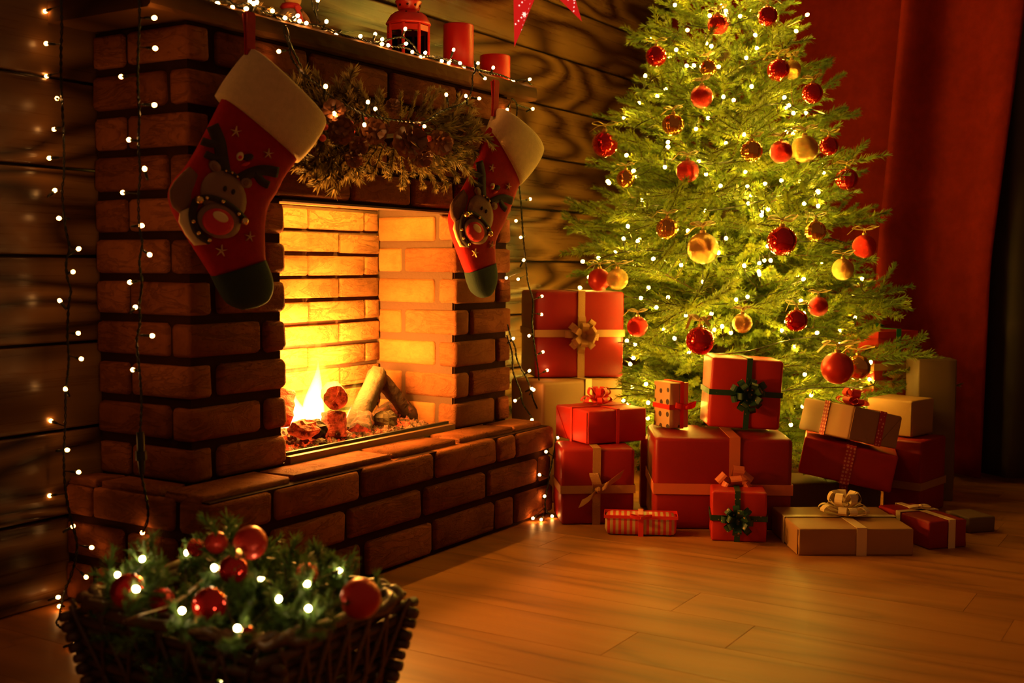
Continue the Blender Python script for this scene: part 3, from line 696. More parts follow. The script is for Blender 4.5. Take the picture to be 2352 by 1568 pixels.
    for x, y in ((346, 843), (394, 861)): padpx('eye', Z(ell(x, y, 10, 16, 10)), 'blackfelt', o1+0.009, 0.004)
    strippx('strap', Z([(180, 905), (245, 892), (335, 918), (415, 972), (470, 1035)]), 13, 'blackfelt', o1+0.011, 0.003, 'dark bridle strap')
    strippx('strap', Z([(182, 905), (160, 980), (172, 1060), (205, 1115), (262, 1150)]), 15, 'blackfelt', o1+0.005, 0.003, 'dark bridle strap')
    strippx('strap', Z([(345, 738), (390, 750), (425, 778)]), 5, 'blackfelt', o1+0.007, 0.003)
    for x, y in ((240, 897), (333, 918), (425, 990), (163, 1033), (193, 1100), (256, 1142), (353, 740), (388, 750), (418, 773)):
        mb = MB(); c = mp(*amap(*Z([(x, y)])[0]), o1+0.016); mb.ball(c, 0.0048 if y > 800 else 0.003, 10, 6); part('stud', mb, M['brass'], T, True)
    for x, y in ((197, 908), (460, 1033)):
        mb = MB(); c = mp(*amap(*Z([(x, y)])[0]), o1+0.018); mb.ball(c, 0.0095, 14, 8); part('bell', mb, M['brass'], T, True, label='small brass bell')
    for x, y, r in ((410, 512, 34), (598, 640, 32), (490, 1122, 32), (325, 1203, 36)):
        mb = MB(); c0 = (x, y)
        for i in range(5):
            a = -1.45+i*2*math.pi/5; a2 = (x+r*math.cos(a), y+r*math.sin(a)); s = (4*math.sin(a), -4*math.cos(a))
            q = [mp(*amap(*Z([pt])[0]), o1*1.0+0.001) for pt in ((x-s[0], y-s[1]), a2, (x+s[0], y+s[1]))]
            mb.add([v-n*0.003 for v in q]+[v+n*0.0025 for v in q], [(0, 2, 1), (3, 4, 5), (0, 1, 4, 3), (1, 2, 5, 4), (2, 0, 3, 5)])
        part('stitched_star', mb, M['thread'], T)
    padpx('bird_body', Z(ell(480, 660, 30, 20, -10)), 'blackfelt', o1, 0.005); padpx('bird_face', Z(ell(433, 655, 19, 26, 10)), 'creamfelt', o1+0.001, 0.005); padpx('bird_cheek', Z(ell(434, 660, 11, 11, 0)), 'redfelt', o1+0.006, 0.002); padpx('bird_wing', Z(ell(465, 700, 26, 10, -20)), 'redfelt', o1, 0.004)
    return T
nl = (-math.sin(math.radians(16)), -math.cos(math.radians(16)), 0.0)
pL = at_y(560, 300, -0.415)
stocking('large red Christmas stocking with reindeer hung left of the fire opening', pL, nl,
         [((576, 113), (735, 268)), ((556, 132), (742, 288)), ((520, 180), (716, 335)), ((497, 217), (683, 374))],
         [((516, 214), (683, 362)), ((506, 232), (672, 381)), ((477, 290), (649, 412)), ((451, 341), (633, 444)), ((423, 385), (617, 468)), ((393, 422), (609, 495)), ((388, 460), (606, 527)), ((408, 507), (606, 558)), ((445, 568), (606, 580)), ((487, 634), (606, 596))],
         [((487, 634), (606, 596)), ((503, 666), (620, 632)), ((518, 690), (624, 662)), ((536, 704), (614, 690)), ((556, 711), (592, 705))],
         ((566, 34), (572, 128), 21, -0.362), lambda x, y: (x, y), 0.030)
src = np.array([[501, 509, 1], [542, 302, 1], [558, 711, 1]], float); dst = np.array([[1092, 532], [1130, 385.5], [1109, 683]], float)
AF = np.linalg.solve(src, dst)
pR = at_y(1130, 400, -0.415)
stocking('smaller looking red reindeer stocking hung at the right end of the mantel', pR, nl,
         [((1145, 249), (1226, 316)), ((1138, 258), (1241, 348)), ((1128, 282), (1222, 388)), ((1121, 303), (1190, 427))],
         [((1126, 290), (1194, 412)), ((1119, 300), (1188, 428)), ((1104, 339), (1180, 448)), ((1089, 384), (1171, 472)), ((1061, 439), (1160, 500)), ((1036, 484), (1150, 522)), ((1034, 512), (1141, 538)), ((1041, 543), (1134, 558)), ((1056, 585), (1133, 584)), ((1072, 626), (1134, 603))],
         [((1072, 626), (1134, 603)), ((1077, 648), (1137, 632)), ((1086, 669), (1134, 657)), ((1098, 680), (1124, 676)), ((1106, 684), (1115, 682))],
         ((1132, 188), (1134, 268), 15, -0.362), lambda x, y: tuple(np.array([x, y, 1.0])@AF), 0.030)

# ================================================================== on the mantel
MT = 1.4525
def zc(x, y, Y): return at_y(x, y, Y)[2]
YL = -0.17
c = at_y(938, 128, YL); k = depth(c)/FPX
t = thing('candle_lantern', 'red metal candle lantern with dark glass panes on the mantel', 'lantern', (c[0], YL, MT))
zz = lambda y: zc(938, y, YL) - MT
mb = MB(); mb.lathe([(0.0, 0), (49*k, 0), (49*k, 0.010), (46*k, 0.014), (0, 0.014)], 8); part('base', mb, M['lantern'], t)
ze = zz(60)
for i in range(8):
    a = math.pi/8 + i*math.pi/4; p = np.array([47*k*math.cos(a), 47*k*math.sin(a), 0])
    mb = MB(); mb.tube([p+(0, 0, 0.012), p+(0, 0, ze)], 0.0055, 6); part('post', mb, M['lantern'], t)
    a2 = a+math.pi/8; q = 42.5*k; d = np.array([math.cos(a2), math.sin(a2), 0]); s = np.array([-math.sin(a2), math.cos(a2), 0])
    mb = MB(); mb.box(d*q+np.array([0, 0, (ze+0.012)/2]), (0.0022, 30*k, ze-0.03), ax=(d, s, (0, 0, 1))); part('pane', mb, M['glass'], t)
    mb = MB(); mb.box(d*43.2*k+np.array([0, 0, ze-0.012]), (0.006, 34*k, 0.018), ax=(d, s, (0, 0, 1))); part('top_rail', mb, M['lantern'], t)
mb = MB(); mb.lathe([(0, ze), (46*k, ze), (52*k, zz(57)), (51*k, zz(54)), (47*k, zz(47)), (42*k, zz(38)), (33*k, zz(31)), (24*k, zz(27)), (19*k, zz(25.5)), (0, zz(25))], 28); part('domed_roof', mb, M['lantern'], t, True)
mb = MB(); mb.lathe([(0, zz(26)), (20*k, zz(26)), (24*k, zz(22)), (29*k, zz(8)), (31*k, zz(5)), (29*k, zz(3)), (20*k, zz(-3)), (16*k, zz(-12)), (20*k, zz(-16)), (12*k, zz(-28)), (0, zz(-31))], 24); part('vent_cap', mb, M['lantern'], t, True)
for i in range(9):
    a = i*2*math.pi/9+0.2; d = np.array([math.cos(a), math.sin(a), 0]); s = np.array([-math.sin(a), math.cos(a), 0]); cc = d*27.6*k + np.array([0, 0, zz(15)])
    mb = MB(); st5 = [cc + (s*math.cos(b)+np.array([0, 0, 1])*math.sin(b))*(3.6*k if j % 2 == 0 else 1.7*k) for j in range(10) for b in [math.pi/2+j*math.pi/5]]
    mb.pad(st5, d, 0.0012, 0.002); part('star_cutout', mb, M['lanternhole'], t)
for i in range(8):
    a = i*2*math.pi/8+0.5; d = np.array([math.cos(a), math.sin(a), 0]); cc = d*36.5*k+np.array([0, 0, zz(33.5)]); s = np.array([-math.sin(a), math.cos(a), 0]); up = nrm(np.array([-0.75*math.cos(a), -0.75*math.sin(a), 0.66]))
    mb = MB(); mb.pad([cc+s*2.6*k*math.cos(b)+up*2.2*k*math.sin(b) for b in [j*math.pi/4 for j in range(8)]], nrm(d+np.array([0, 0, 1.0])), 0.0012, 0.002); part('roof_hole', mb, M['lanternhole'], t)
mb = MB(); mb.tube([np.array([34*k+9*k*math.cos(b), 0, zz(8)+11*k*math.sin(b)-0.004]) for b in [math.pi*2*j/20 for j in range(20)]], 0.0016, 6, closed=True); part('handle_ring', mb, M['lantern'], t, True)
def candle(label, px, top, rpx):
    c = at_y(px, top, YL); k = depth(c)/FPX; h = c[2]-MT; r = rpx*k
    t = thing('pillar_candle', label, 'candle', (c[0], YL, MT), 'red pillar candles on the mantel')
    mb = MB(); mb.lathe([(0, 0), (r, 0), (r, h-0.006), (r-0.002, h-0.001), (r-0.006, h), (r-0.010, h-0.004), (r-0.012, h-0.030), (0, h-0.034)], 36); part('wax_body', mb, M['wax'], t, True)
    mb = MB(); mb.tube([(0, 0, h-0.036), (0.001, 0, h-0.016)], 0.0016, 6); part('wick', mb, M['blackfelt'], t)
candle('tall red pillar candle beside the lantern on the mantel', 1053, 57, 35)
candle('short red pillar candle at the right end of the mantel', 1137, 128, 35)
# plush toy, cut off by the top of the frame
c = at_y(668, 30, -0.19); k = depth(c)/FPX
t = thing('plush_toy', 'small plush figure in grey with red scarf sitting among mantel lights', 'toy', (c[0], -0.19, MT))
z0 = zc(668, 18, -0.19)-MT
mb = MB(); mb.lathe([(0, 0), (28*k, 0), (32*k, 0.02), (27*k, z0*0.8), (16*k, z0), (0, z0+0.004)], 18); part('coat', mb, plain('grey_wool', (0.30, 0.22, 0.15), 0.95, bump=0.5, bscale=300), t, True)
mb = MB(); mb.ball((0.004, -0.004, z0+20*k), 21*k, 20, 12, sc=(1, 0.9, 1.05)); part('head', mb, plain('yellow_plush', (0.62, 0.36, 0.10), 0.8, bump=0.3, bscale=300), t, True)
mb = MB(); mb.lathe([(20*k, z0-0.006), (25*k, z0), (20*k, z0+0.010), (12*k, z0+0.012), (12*k, z0-0.008)], 18); part('scarf', mb, M['redfelt'], t, True)
mb = MB(); mb.band([(-0.012, -25*k, z0), (-0.004, -33*k, z0*0.55), (0.016, -38*k, 0.012), (0.03, -44*k, 0.006)], (0.9, 0.1, 0.3), (0, -1, 0), 0.016, 0.003); part('scarf_end', mb, M['redfelt'], t)
mb = MB(); mb.tube(catmull([(24*k, -8*k, z0*0.9), (36*k, -14*k, z0*0.7), (38*k, -20*k, z0*0.35), (40*k, -26*k, 0.012)], 4), [0.009]*6+[0.011]*4+[0.014]*3, 10); part('arm', mb, plain('brown_plush', (0.36, 0.17, 0.06), 0.9, bump=0.5, bscale=300), t, True)
c = at_y(611, 0, -0.25); c[2] = MT+0.0165; t = thing('dried_orange_slice', 'dried orange slice leaning among the mantel lights', 'ornament', c)
k = depth(c)/FPX; d1 = np.array([0.8, -0.6, 0]); d2 = np.array([0, 0, 1.0]); nn = np.array([-0.6, -0.8, 0])
mb = MB(); mb.pad([d1*13*k*math.cos(a)+d2*13*k*math.sin(a) for a in [i*math.pi/9 for i in range(18)]], nn, 0.003); part('flesh', mb, plain('orange_flesh', (0.62, 0.27, 0.05), 0.5, bump=0.6, bscale=260), t)
mb = MB(); mb.tube([d1*13.2*k*math.cos(a)+d2*13.2*k*math.sin(a) for a in [i*math.pi/9 for i in range(18)]], 0.0018, 6, closed=True); part('rind', mb, plain('orange_rind', (0.36, 0.12, 0.02), 0.6), t)

# paper star lantern (only its lower points are in the frame)
cS = at_y(1226, -160, -0.20); RS = 0.46
t = thing('paper_star_lantern', 'glowing red paper star lantern with punched dots above the mantel end', 'lantern', cS)
M['starpaper'] = emit('lit_red_paper', (1.0, 0.018, 0.012), 0.62); M['stardot'] = emit('star_perforation', (1.0, 0.55, 0.42), 1.6)
for q_ in ('starpaper', 'stardot'): M[q_].cycles.emission_sampling = 'NONE'
a0 = math.atan2(-0.297, -0.088); ri = RS*0.40; dp = 0.085
holes = MB()
def star6(p, ax, ay, nn, r, pts=6):
    out = [p+(ax*math.cos(b)+ay*math.sin(b))*(r if j % 2 == 0 else r*0.5) for j in range(pts*2) for b in [j*math.pi/pts]]
    holes.add([q+nn*0.0012 for q in out]+[p+nn*0.0012], [(j, (j+1) % (2*pts), 2*pts) for j in range(2*pts)])
for i in range(5):
    a = a0+i*2*math.pi/5; tip = np.array([math.cos(a), 0, math.sin(a)])*RS
    l = np.array([math.cos(a-math.pi/5), 0, math.sin(a-math.pi/5)])*ri; r2 = np.array([math.cos(a+math.pi/5), 0, math.sin(a+math.pi/5)])*ri
    f = np.array([0, -dp, 0]); b = np.array([0, dp, 0])
    mb = MB(); mb.add([tip, l, r2, f, b], [(0, 1, 3), (0, 3, 2), (0, 4, 1), (0, 2, 4), (1, 4, 3), (3, 4, 2)]); part('star_point', mb, M['starpaper'], t)
    for e in (l, r2):
        nn = nrm(np.cross(e-tip, f-tip)); nn = nn if nn[1] < 0 else -nn; ux = nrm(f-tip); uy = np.cross(nn, ux)
        for q in (0.30, 0.50, 0.70):
            ce = tip+(f-tip)*q*0.92+(e-f)*0.10*q; star6(ce, ux, uy, nn, 0.011)
            for j in range(int(2+q*5)):
                star6(ce+(e-(tip+(f-tip)*q))*0.0 + nrm(e-f+0.25*(tip-f))*0.019*(j+1)*0.9, ux, uy, nn, 0.0045, 4)
part('perforations', holes, M['stardot'], t, kind='stuff', fix=False)
mb = MB(); mb.tube([(0, 0, RS*0.8), (0, 0, 0.75)], 0.002, 5); part('hanging_cord', mb, M['cable'], t)

# ================================================================== pine garland on the lintel
GV = [spray_meshes('branch', 0.15, 3, s, 0.023, 0.0030, 1300, 0.12, M['bark'], M['frost'], side=0.34, ang=0.66) for s in (1, 2, 3)]
gc = at_y(905, 310, -0.40)
G = thing('pine_garland', 'frosted pine garland with cones and red berries on the brick lintel', 'garland', gc)
rg = random.Random(8)
tips = [(690, 215), (705, 190), (740, 175), (790, 200), (812, 182), (835, 205), (700, 255), (880, 240), (930, 225), (965, 215), (1000, 205), (1020, 200), (1060, 235), (1095, 240), (1085, 275), (1115, 285), (1137, 322), (1110, 350), (1085, 385), (1095, 405),
        (700, 385), (720, 400), (745, 425), (770, 395), (790, 415), (830, 410), (860, 400), (905, 405), (935, 428), (960, 400), (985, 425), (1010, 430), (1035, 428), (1062, 400), (690, 330), (1060, 340), (690, 300), (760, 230), (1020, 250), (900, 400)]
for i, (x, y) in enumerate(tips):
    tp = at_y(x, y, -0.435+rg.uniform(-.02, .02)); cx = 905+(x-905)*0.45; cy = 305+(y-305)*0.25
    bs = at_y(cx, cy, -0.385+rg.uniform(-.01, .02)); d = tp-bs; ln = np.linalg.norm(d); ln = min(ln, 0.26)
    bs = tp-nrm(d)*ln
    place_spray(GV[i % 3], G, bs-gc, frame_from(d, (0, -1, 0), rg.uniform(-.5, .5)), 'sprig', ln/0.155)
CM = [cone_mesh('pine_cone', 0.030, 0.052, M['cone'], s) for s in (1, 2)]
for i, (x, y, s, dx, dz) in enumerate(((784, 305, 1.15, -.2, .1), (853, 300, 1.2, .1, -.1), (930, 330, 1.5, .3, .1), (1003, 325, 1.2, .2, -.2), (822, 330, .85, 0, -.4), (768, 265, 1.0, -.3, .4), (812, 358, .8, -.1, -.5), (900, 252, .7, 0, .4), (960, 350, 1.1, .2, -.4))):
    o = link('pine_cone', CM[i % 2], G, at_y(x, y, -0.455)-gc); o.rotation_euler = frame_from((dx-0.75, -0.8, dz)).to_quaternion().to_euler(); o.rotation_euler.rotate_axis('Y', math.pi/2); o.scale = (s*1.0,)*3
mb = MB(); mb.ball((0, 0, 0), 0.0092, 12, 8); bme = mb.mesh('berry', M['berry'], True)
for x, y in ((746, 291), (741, 317), (804, 284), (808, 302), (965, 293), (968, 304), (985, 318), (838, 276)): link('berry', bme, G, at_y(x, y, -0.462)-gc)
mb = MB(); mb.tube(catmull([at_y(x, y, -0.385)-gc for x, y in ((720, 300), (820, 315), (930, 310), (1060, 305))], 5), 0.007, 6); part('wreath_stem', mb, M['bark'], G)
# a little greenery on the mantel
c = at_y(545, 8, -0.29); t = thing('pine_sprig', 'small frosted pine sprig tucked among mantel lights at far left', 'sprig', (c[0], -0.29, MT))
for i in range(5): place_spray(GV[i % 3], t, (-0.10+0.05*i, 0.0, 0.012), frame_from((1.0, rg.uniform(-.3, .3), 0.15), (0, 0, 1), rg.uniform(-1, 1)), 'sprig', 0.75)

# ================================================================== fairy light strings
def socket_mesh():
    mb = MB(); mb.lathe([(0, 0), (0.0026, 0), (0.0034, 0.006), (0.0036, 0.020), (0.0030, 0.022), (0, 0.022)], 7); return mb.mesh('socket', M['cable'], True)
SOCK = socket_mesh()
def bulb_mesh(mat, r=0.0050):
    mb = MB(); mb.ball((0, 0, 0.022+r*0.9), r, 8, 5, sc=(1, 1, 1.15)); return mb.mesh('bulb', mat, True)
BULB = {k: bulb_mesh(M[k]) for k in ('bulb', 'treebulb', 'coolbulb', 'mantelbulb', 'dimbulb')}
BULB['treebulb'] = bulb_mesh(M['treebulb'], 0.0060)
def twisted(mb, P, rad=0.0018, off=0.0022, pitch=0.035, single=False):
    P = resample(catmull(P, 5), 0.009)
    if single: mb.tube(P, rad*1.2, 4); return P
    for ph in (0, math.pi):
        Q_ = []; s = 0
        for i, p in enumerate(P):
            t = nrm(P[min(i+1, len(P)-1)]-P[max(i-1, 0)]); up = np.array([0, 0, 1.0]) if abs(t[2]) < 0.9 else np.array([1.0, 0, 0]); u = nrm(np.cross(t, up)); v = np.cross(t, u)
            a = 2*math.pi*s/pitch+ph; Q_.append(p+off*(math.cos(a)*u+math.sin(a)*v)); s += 0.009
        mb.tube(Q_, rad, 4)
    return P
def light_string(label, wires, bulbs, kind='bulb', extra=None, single=False, maxlead=0.10, leads=True):
    allp = [np.asarray(p, float) for w in wires for p in w]; base = min(allp, key=lambda p: p[2])
    T = thing('fairy_light_string', label, 'fairy lights', base, 'fairy light strings')
    mb = MB(); PP = []
    for w in wires: PP += twisted(mb, [np.asarray(p)-base for p in w], single=single)
    A = np.array(PP); rnd = random.Random(len(bulbs)); socks = []
    for b in bulbs:
        b = np.asarray(b, float)-base; i = int(np.argmin(np.linalg.norm(A-b, axis=1))); a = A[i]; d = b-a; l = np.linalg.norm(d)
        if l < 0.028: d = nrm(d+np.array([rnd.uniform(-1, 1), rnd.uniform(-1, 0.2), rnd.uniform(-.2, 1)])*0.03)
        else:
            d = d/l
            if l > 0.03 and leads: mb.tube([a, b-d*0.027] if l < maxlead else [b-d*maxlead, b-d*0.027], 0.0012, 4)
        socks.append((b-d*0.027, d))
    part('wire', mb, M['cable'], T, fix=False)
    for p, d in socks:
        o = link('socket', SOCK, T, p); o.rotation_mode = 'QUATERNION'; o.rotation_quaternion = Vector([float(q) for q in d]).to_track_quat('Z', 'Y')
        link('bulb', BULB[kind], o)
    if extra: extra(T, base)
    return T
XS = -0.140
def onX(pts, X): return [at_x(x, y, X) for x, y in pts]
def onY(pts, Y): return [at_y(x, y, Y) for x, y in pts]
def low(x, y, X, z=0.012):
    p = at_x(x, y, X); return p if p[2] > z else at_z(x, y, z)
w1 = [(140, -25), (142, 60), (140, 120), (141, 200), (146, 300), (147, 400), (143, 440), (150, 520), (160, 570), (152, 600), (155, 640), (163, 665), (158, 700), (155, 770), (158, 830), (151, 900), (150, 960), (148, 1010), (147, 1070), (150, 1120), (156, 1160), (168, 1210), (177, 1250), (172, 1290), (160, 1330), (150, 1352), (143, 1380), (137, 1415), (131, 1432), (160, 1455), (172, 1470)]
b1 = [(104, 26), (106, 100), (107, 175), (131, 226), (124, 297), (113, 363), (126, 437), (135, 501), (181, 571), (168, 624), (137, 690), (180, 765), (187, 824), (150, 893), (117, 966), (155, 1033), (181, 1084), (114, 1138), (168, 1208), (211, 1257), (198, 1325), (134, 1371), (136, 1392), (174, 1476)]
light_string('string of warm fairy lights hanging down the plank wall left of the fireplace', [[low(x, y, XS) for x, y in w1]], [low(x, y, XS+R_.uniform(-.012, .012)) for x, y in b1], 'dimbulb')
w2 = [(318, -25), (321, 40), (318, 100), (316, 180), (320, 260), (318, 330), (322, 400), (318, 450), (320, 520), (327, 560), (320, 600), (326, 650), (320, 700), (322, 740), (314, 780), (318, 830), (322, 870), (325, 930), (322, 990), (324, 1040), (325, 1090), (333, 1130), (340, 1170), (338, 1198), (331, 1215)]
b2 = [(355, 41), (357, 111), (278, 176), (355, 241), (296, 321), (332, 387), (282, 442), (326, 518), (344, 585), (298, 648), (311, 705), (350, 771), (305, 849), (327, 1223)]
def plug(T, base):
    mb = MB(); a, m1, b = at_x(322, 992, -0.13)-base, at_x(324, 1035, -0.13)-base, at_x(326, 1088, -0.13)-base
    mb.tube([a, m1], 0.009, 8); mb.tube([m1, m1+(b-m1)*0.4], 0.013, 8); mb.tube([m1+(b-m1)*0.4, b], [0.009, 0.006], 8); part('connector', mb, M['cable'], T, label='black inline plug')
light_string('string of warm fairy lights hanging down the side of the brick fireplace', [onX(w2, -0.13)], [at_x(x, y, -0.13+R_.uniform(-.01, .03)) for x, y in b2], extra=plug)
# along the mantel: lies on the front of the shelf top
def mt(x, dz=0.006, Y=-0.325):
    d = ray(x, 100); p = CAM + (Y-CAM[1])/d[1]*d; return np.array([p[0], Y, MT+dz])
wm = [mt(470, 0.012), mt(505, 0.02), mt(540, 0.008), mt(570, 0.022), mt(610, 0.010), mt(640, 0.014), mt(665, 0.008), mt(700, 0.010), mt(740, 0.014), mt(775, 0.006), mt(830, 0.007), mt(870, 0.012), mt(895, 0.03), mt(925, 0.045), mt(950, 0.030), mt(965, 0.008), mt(1000, 0.006), mt(1030, 0.016), mt(1060, 0.010), mt(1090, 0.006), mt(1120, 0.006), mt(1150, 0.012), mt(1180, 0.006), mt(1205, 0.016), mt(1222, 0.006)]
wm2 = [mt(480, 0.006, -.31), mt(520, 0.024, -.30), mt(560, 0.010, -.31), mt(600, 0.024, -.315), mt(640, 0.006, -.32), mt(680, 0.018, -.30), mt(720, 0.006, -.29), mt(760, 0.016, -.31), mt(800, 0.006, -.31), mt(860, 0.006, -.31), mt(900, 0.014, -.31), mt(935, 0.024, -.30), mt(965, 0.006, -.33), mt(1010, 0.02, -.31), mt(1050, 0.010, -.32), mt(1095, 0.008, -.33), mt(1140, 0.016, -.31), mt(1190, 0.006, -.32)]
wm3 = onY([(712, -20), (716, 0), (722, 25), (735, 52)], -0.26)
bm_ = [(500, 8), (534, 17), (566, 20), (574, 3), (590, 5), (583, 8), (626, 25), (637, 52), (655, 41), (676, 42), (684, 36), (688, 48), (659, 61), (704, 53), (750, 49), (772, 79), (730, 0), (828, 83), (862, 78), (878, 90), (878, 101), (892, 104), (931, 66), (933, 100), (947, 119), (977, 121), (966, 131), (971, 131), (1042, 114), (1015, 140), (1034, 139), (1031, 145), (1057, 145), (1066, 155), (1098, 145), (1133, 155), (1179, 187), (1217, 182)]
light_string('tangled string of fairy lights lying along the mantel shelf', [wm, wm2, wm3], [at_y(x, y, -0.338 if i % 3 else -0.322) for i, (x, y) in enumerate(bm_)], 'mantelbulb')
wg = [(652, 58), (654, 80), (663, 102), (668, 130), (682, 152), (700, 172), (730, 195), (765, 225), (800, 245), (835, 262), (880, 272), (930, 278), (975, 280), (1010, 258), (1035, 248), (1062, 238), (1078, 222), (1085, 195), (1085, 175), (1092, 162), (1090, 140)]
wg2 = [(656, 58), (664, 85), (668, 105), (690, 150), (705, 176)]
light_string('string of fairy lights drooping from the mantel through the pine garland', [onY(wg[:5], -0.372)+onY(wg[5:16], -0.478)+onY(wg[16:], -0.375), onY(wg2, -0.376)],
             [at_y(x, y, Y) for x, y, Y in ((640, 118, -.372), (748, 198, -.48), (845, 234, -.485), (768, 261, -.485), (837, 287, -.49), (975, 290, -.49), (953, 306, -.49), (1025, 217, -.48), (1070, 220, -.44), (1101, 226, -.41), (1114, 180, -.385), (862, 250, -.46))])
YR = -0.345
wr1 = [(1176, 226), (1187, 240), (1186, 275), (1184, 330), (1188, 390), (1193, 430), (1197, 470), (1200, 520), (1203, 560), (1208, 605), (1213, 650), (1224, 690), (1222, 740), (1227, 790), (1236, 850), (1241, 900), (1252, 935), (1264, 962), (1271, 976)]
wr2 = [(1186, 240), (1200, 245), (1218, 250)]
light_string('string of fairy lights hanging from the mantel end beside the gift stack', [onY(wr1, YR), onY(wr2, YR)],
             [at_y(x, y, YR-0.005) for x, y in ((1165, 252), (1224, 250), (1218, 457), (1185, 507), (1196, 545), (1203, 597), (1190, 641), (1163, 638), (1245, 680), (1244, 722), (1215, 771), (1247, 808), (1257, 850), (1241, 931), (1247, 939))])
wr3 = [(1166, 745), (1172, 770), (1184, 800), (1186, 820), (1196, 845), (1208, 865), (1218, 890), (1226, 920), (1240, 950), (1256, 974)]
wr4 = [(1164, 770), (1176, 810), (1178, 850), (1186, 875), (1196, 900), (1200, 925), (1212, 945), (1226, 966)]
light_string('two short fairy light strands dropping onto the hearth corner', [onY(wr3, -0.36), onY(wr4, -0.37)], [at_y(x, y, -0.37) for x, y in ((1179, 777), (1216, 851), (1226, 895), (1222, 892), (1183, 920), (1222, 964))])
wr5 = [(1278, 1004), (1274, 1030), (1268, 1060), (1262, 1090), (1258, 1120), (1252, 1150), (1254, 1172), (1262, 1180), (1276, 1184)]
def lowY(x, y, Y, z=0.008):
    p = at_y(x, y, Y); return p if p[2] > z else at_z(x, y, z)
light_string('fairy light strand trailing from the hearth end down to the floor', [[lowY(x, y, -0.512) for x, y in wr5]], [lowY(x, y, -0.515) for x, y in ((1254, 1037), (1239, 1090), (1251, 1139), (1224, 1190), (1243, 1193), (1268, 1185), (1281, 1005))])

# ================================================================== Christmas tree
TC = np.array([2.36, -0.735]); TZ0, TAP = 0.10, 2.76
def trad(z): return max(0.02, 0.310*(TAP-z))*(1.0 if z > 0.34 else 0.86+0.4*(z-0.0)*1.0)
tree = thing('christmas_tree', 'tall green Christmas tree glowing with golden lights', 'tree', (TC[0], TC[1], 0))
mb = MB(); mb.tube([(0, 0, 0.03), (0.004, 0, 1.2), (0, 0, TAP-0.1)], [0.030, 0.022, 0.006], 9); part('trunk', mb, M['bark'], tree, True)
mb = MB()
for i in range(4):
    a = i*math.pi/2+0.4; mb.tube([(0, 0, 0.09), (0.13*math.cos(a), 0.13*math.sin(a), 0.035), (0.25*math.cos(a), 0.25*math.sin(a), 0.008)], 0.008, 6)
part('stand', mb, M['blackmetal'], tree)
TV = {}
for Lc, ns in ((0.20, 6), (0.34, 10), (0.50, 14), (0.66, 17)):
    TV[Lc] = [spray_meshes('branch', Lc, ns, 10*s+int(Lc*100), 0.024, 0.0030, 850, 0.10, M['bark'], M['needle'], side=0.46 if Lc > .3 else 0.6, ang=0.80) for s in (1, 2, 3)]
rt = random.Random(21); z = 0.20; wi = 0; cnt = 0
cam_az = math.atan2(CAM[1]-TC[1], CAM[0]-TC[0])
while z < TAP-0.05:
    R0 = trad(z); nb = max(5, int(7+R0*13)); ph = rt.uniform(0, 6)
    for i in range(nb):
        a = ph+2*math.pi*i/nb+rt.uniform(-.14, .14); R1 = R0*rt.uniform(0.80, 1.14); el = 0.10+0.55*(z/TAP)+rt.uniform(-.14, .16)
        if z < 0.4: el -= 0.10
        d = np.array([math.cos(a)*math.cos(el), math.sin(a)*math.cos(el), math.sin(el)])
        da = (a-cam_az+math.pi) % (2*math.pi)-math.pi
        if z < 0.60 and abs(da) < 1.15: R1 *= 0.80
        dg = (a-2.43+math.pi) % (2*math.pi)-math.pi
        if 0.25 < z < 0.82 and abs(dg) < 0.60: R1 = min(R1, 0.40)
        key = min(TV, key=lambda q: abs(q-R1)); zz_ = z-0.5*R1*math.sin(el)
        if TC[1]+R1*math.sin(a) > -0.06: R1 *= 0.9
        place_spray(TV[key][rt.randrange(3)], tree, (0.015*math.cos(a), 0.015*math.sin(a), max(0.1, zz_)), frame_from(d, (0, 0, 1), rt.uniform(-.5, .5)), 'branch', R1/key); cnt += 1
    z += 0.098 if z < 1.5 else 0.115; wi += 1
print('branches', cnt)
def on_tree(x, y, k=0.97):
    d = ray(x, y); best = None; bm2 = 9; pm = None
    for i in range(400):
        t = 3.6+i*0.004; p = CAM+t*d; r = math.hypot(p[0]-TC[0], p[1]-TC[1]); R0 = trad(p[2])*k
        if r <= R0: return p
        if r-R0 < bm2: bm2, pm = r-R0, p
    return pm
# lights wound round the tree
rl = random.Random(5); path = []; bl = []
turns = 13; N = 2600
for i in range(N):
    q = i/(N-1); zt = 0.30+(2.45-0.30)*q; a = 2*math.pi*turns*q; rr_ = trad(zt)*(0.80+0.08*math.sin(a*3.3)+0.05*math.sin(a*7.7+1))
    path.append(np.array([TC[0]+rr_*math.cos(a), TC[1]+rr_*math.sin(a), zt+0.02*math.sin(a*5)]))
path = path[::9]
while len(bl) < 292:
    zt = 0.22+2.1*rl.random()**1.25; a = cam_az+rl.gauss(0, 1.0) if rl.random() < 0.8 else rl.uniform(0, 6.283)
    rr_ = trad(zt)*rl.uniform(0.62, 1.0)*(0.86 if zt < 0.5 else 1.0); bl.append(np.array([TC[0]+rr_*math.cos(a), TC[1]+rr_*math.sin(a), zt]))
light_string('long string of golden fairy lights wound around the Christmas tree', [path], bl, 'treebulb', single=True, maxlead=0.05)

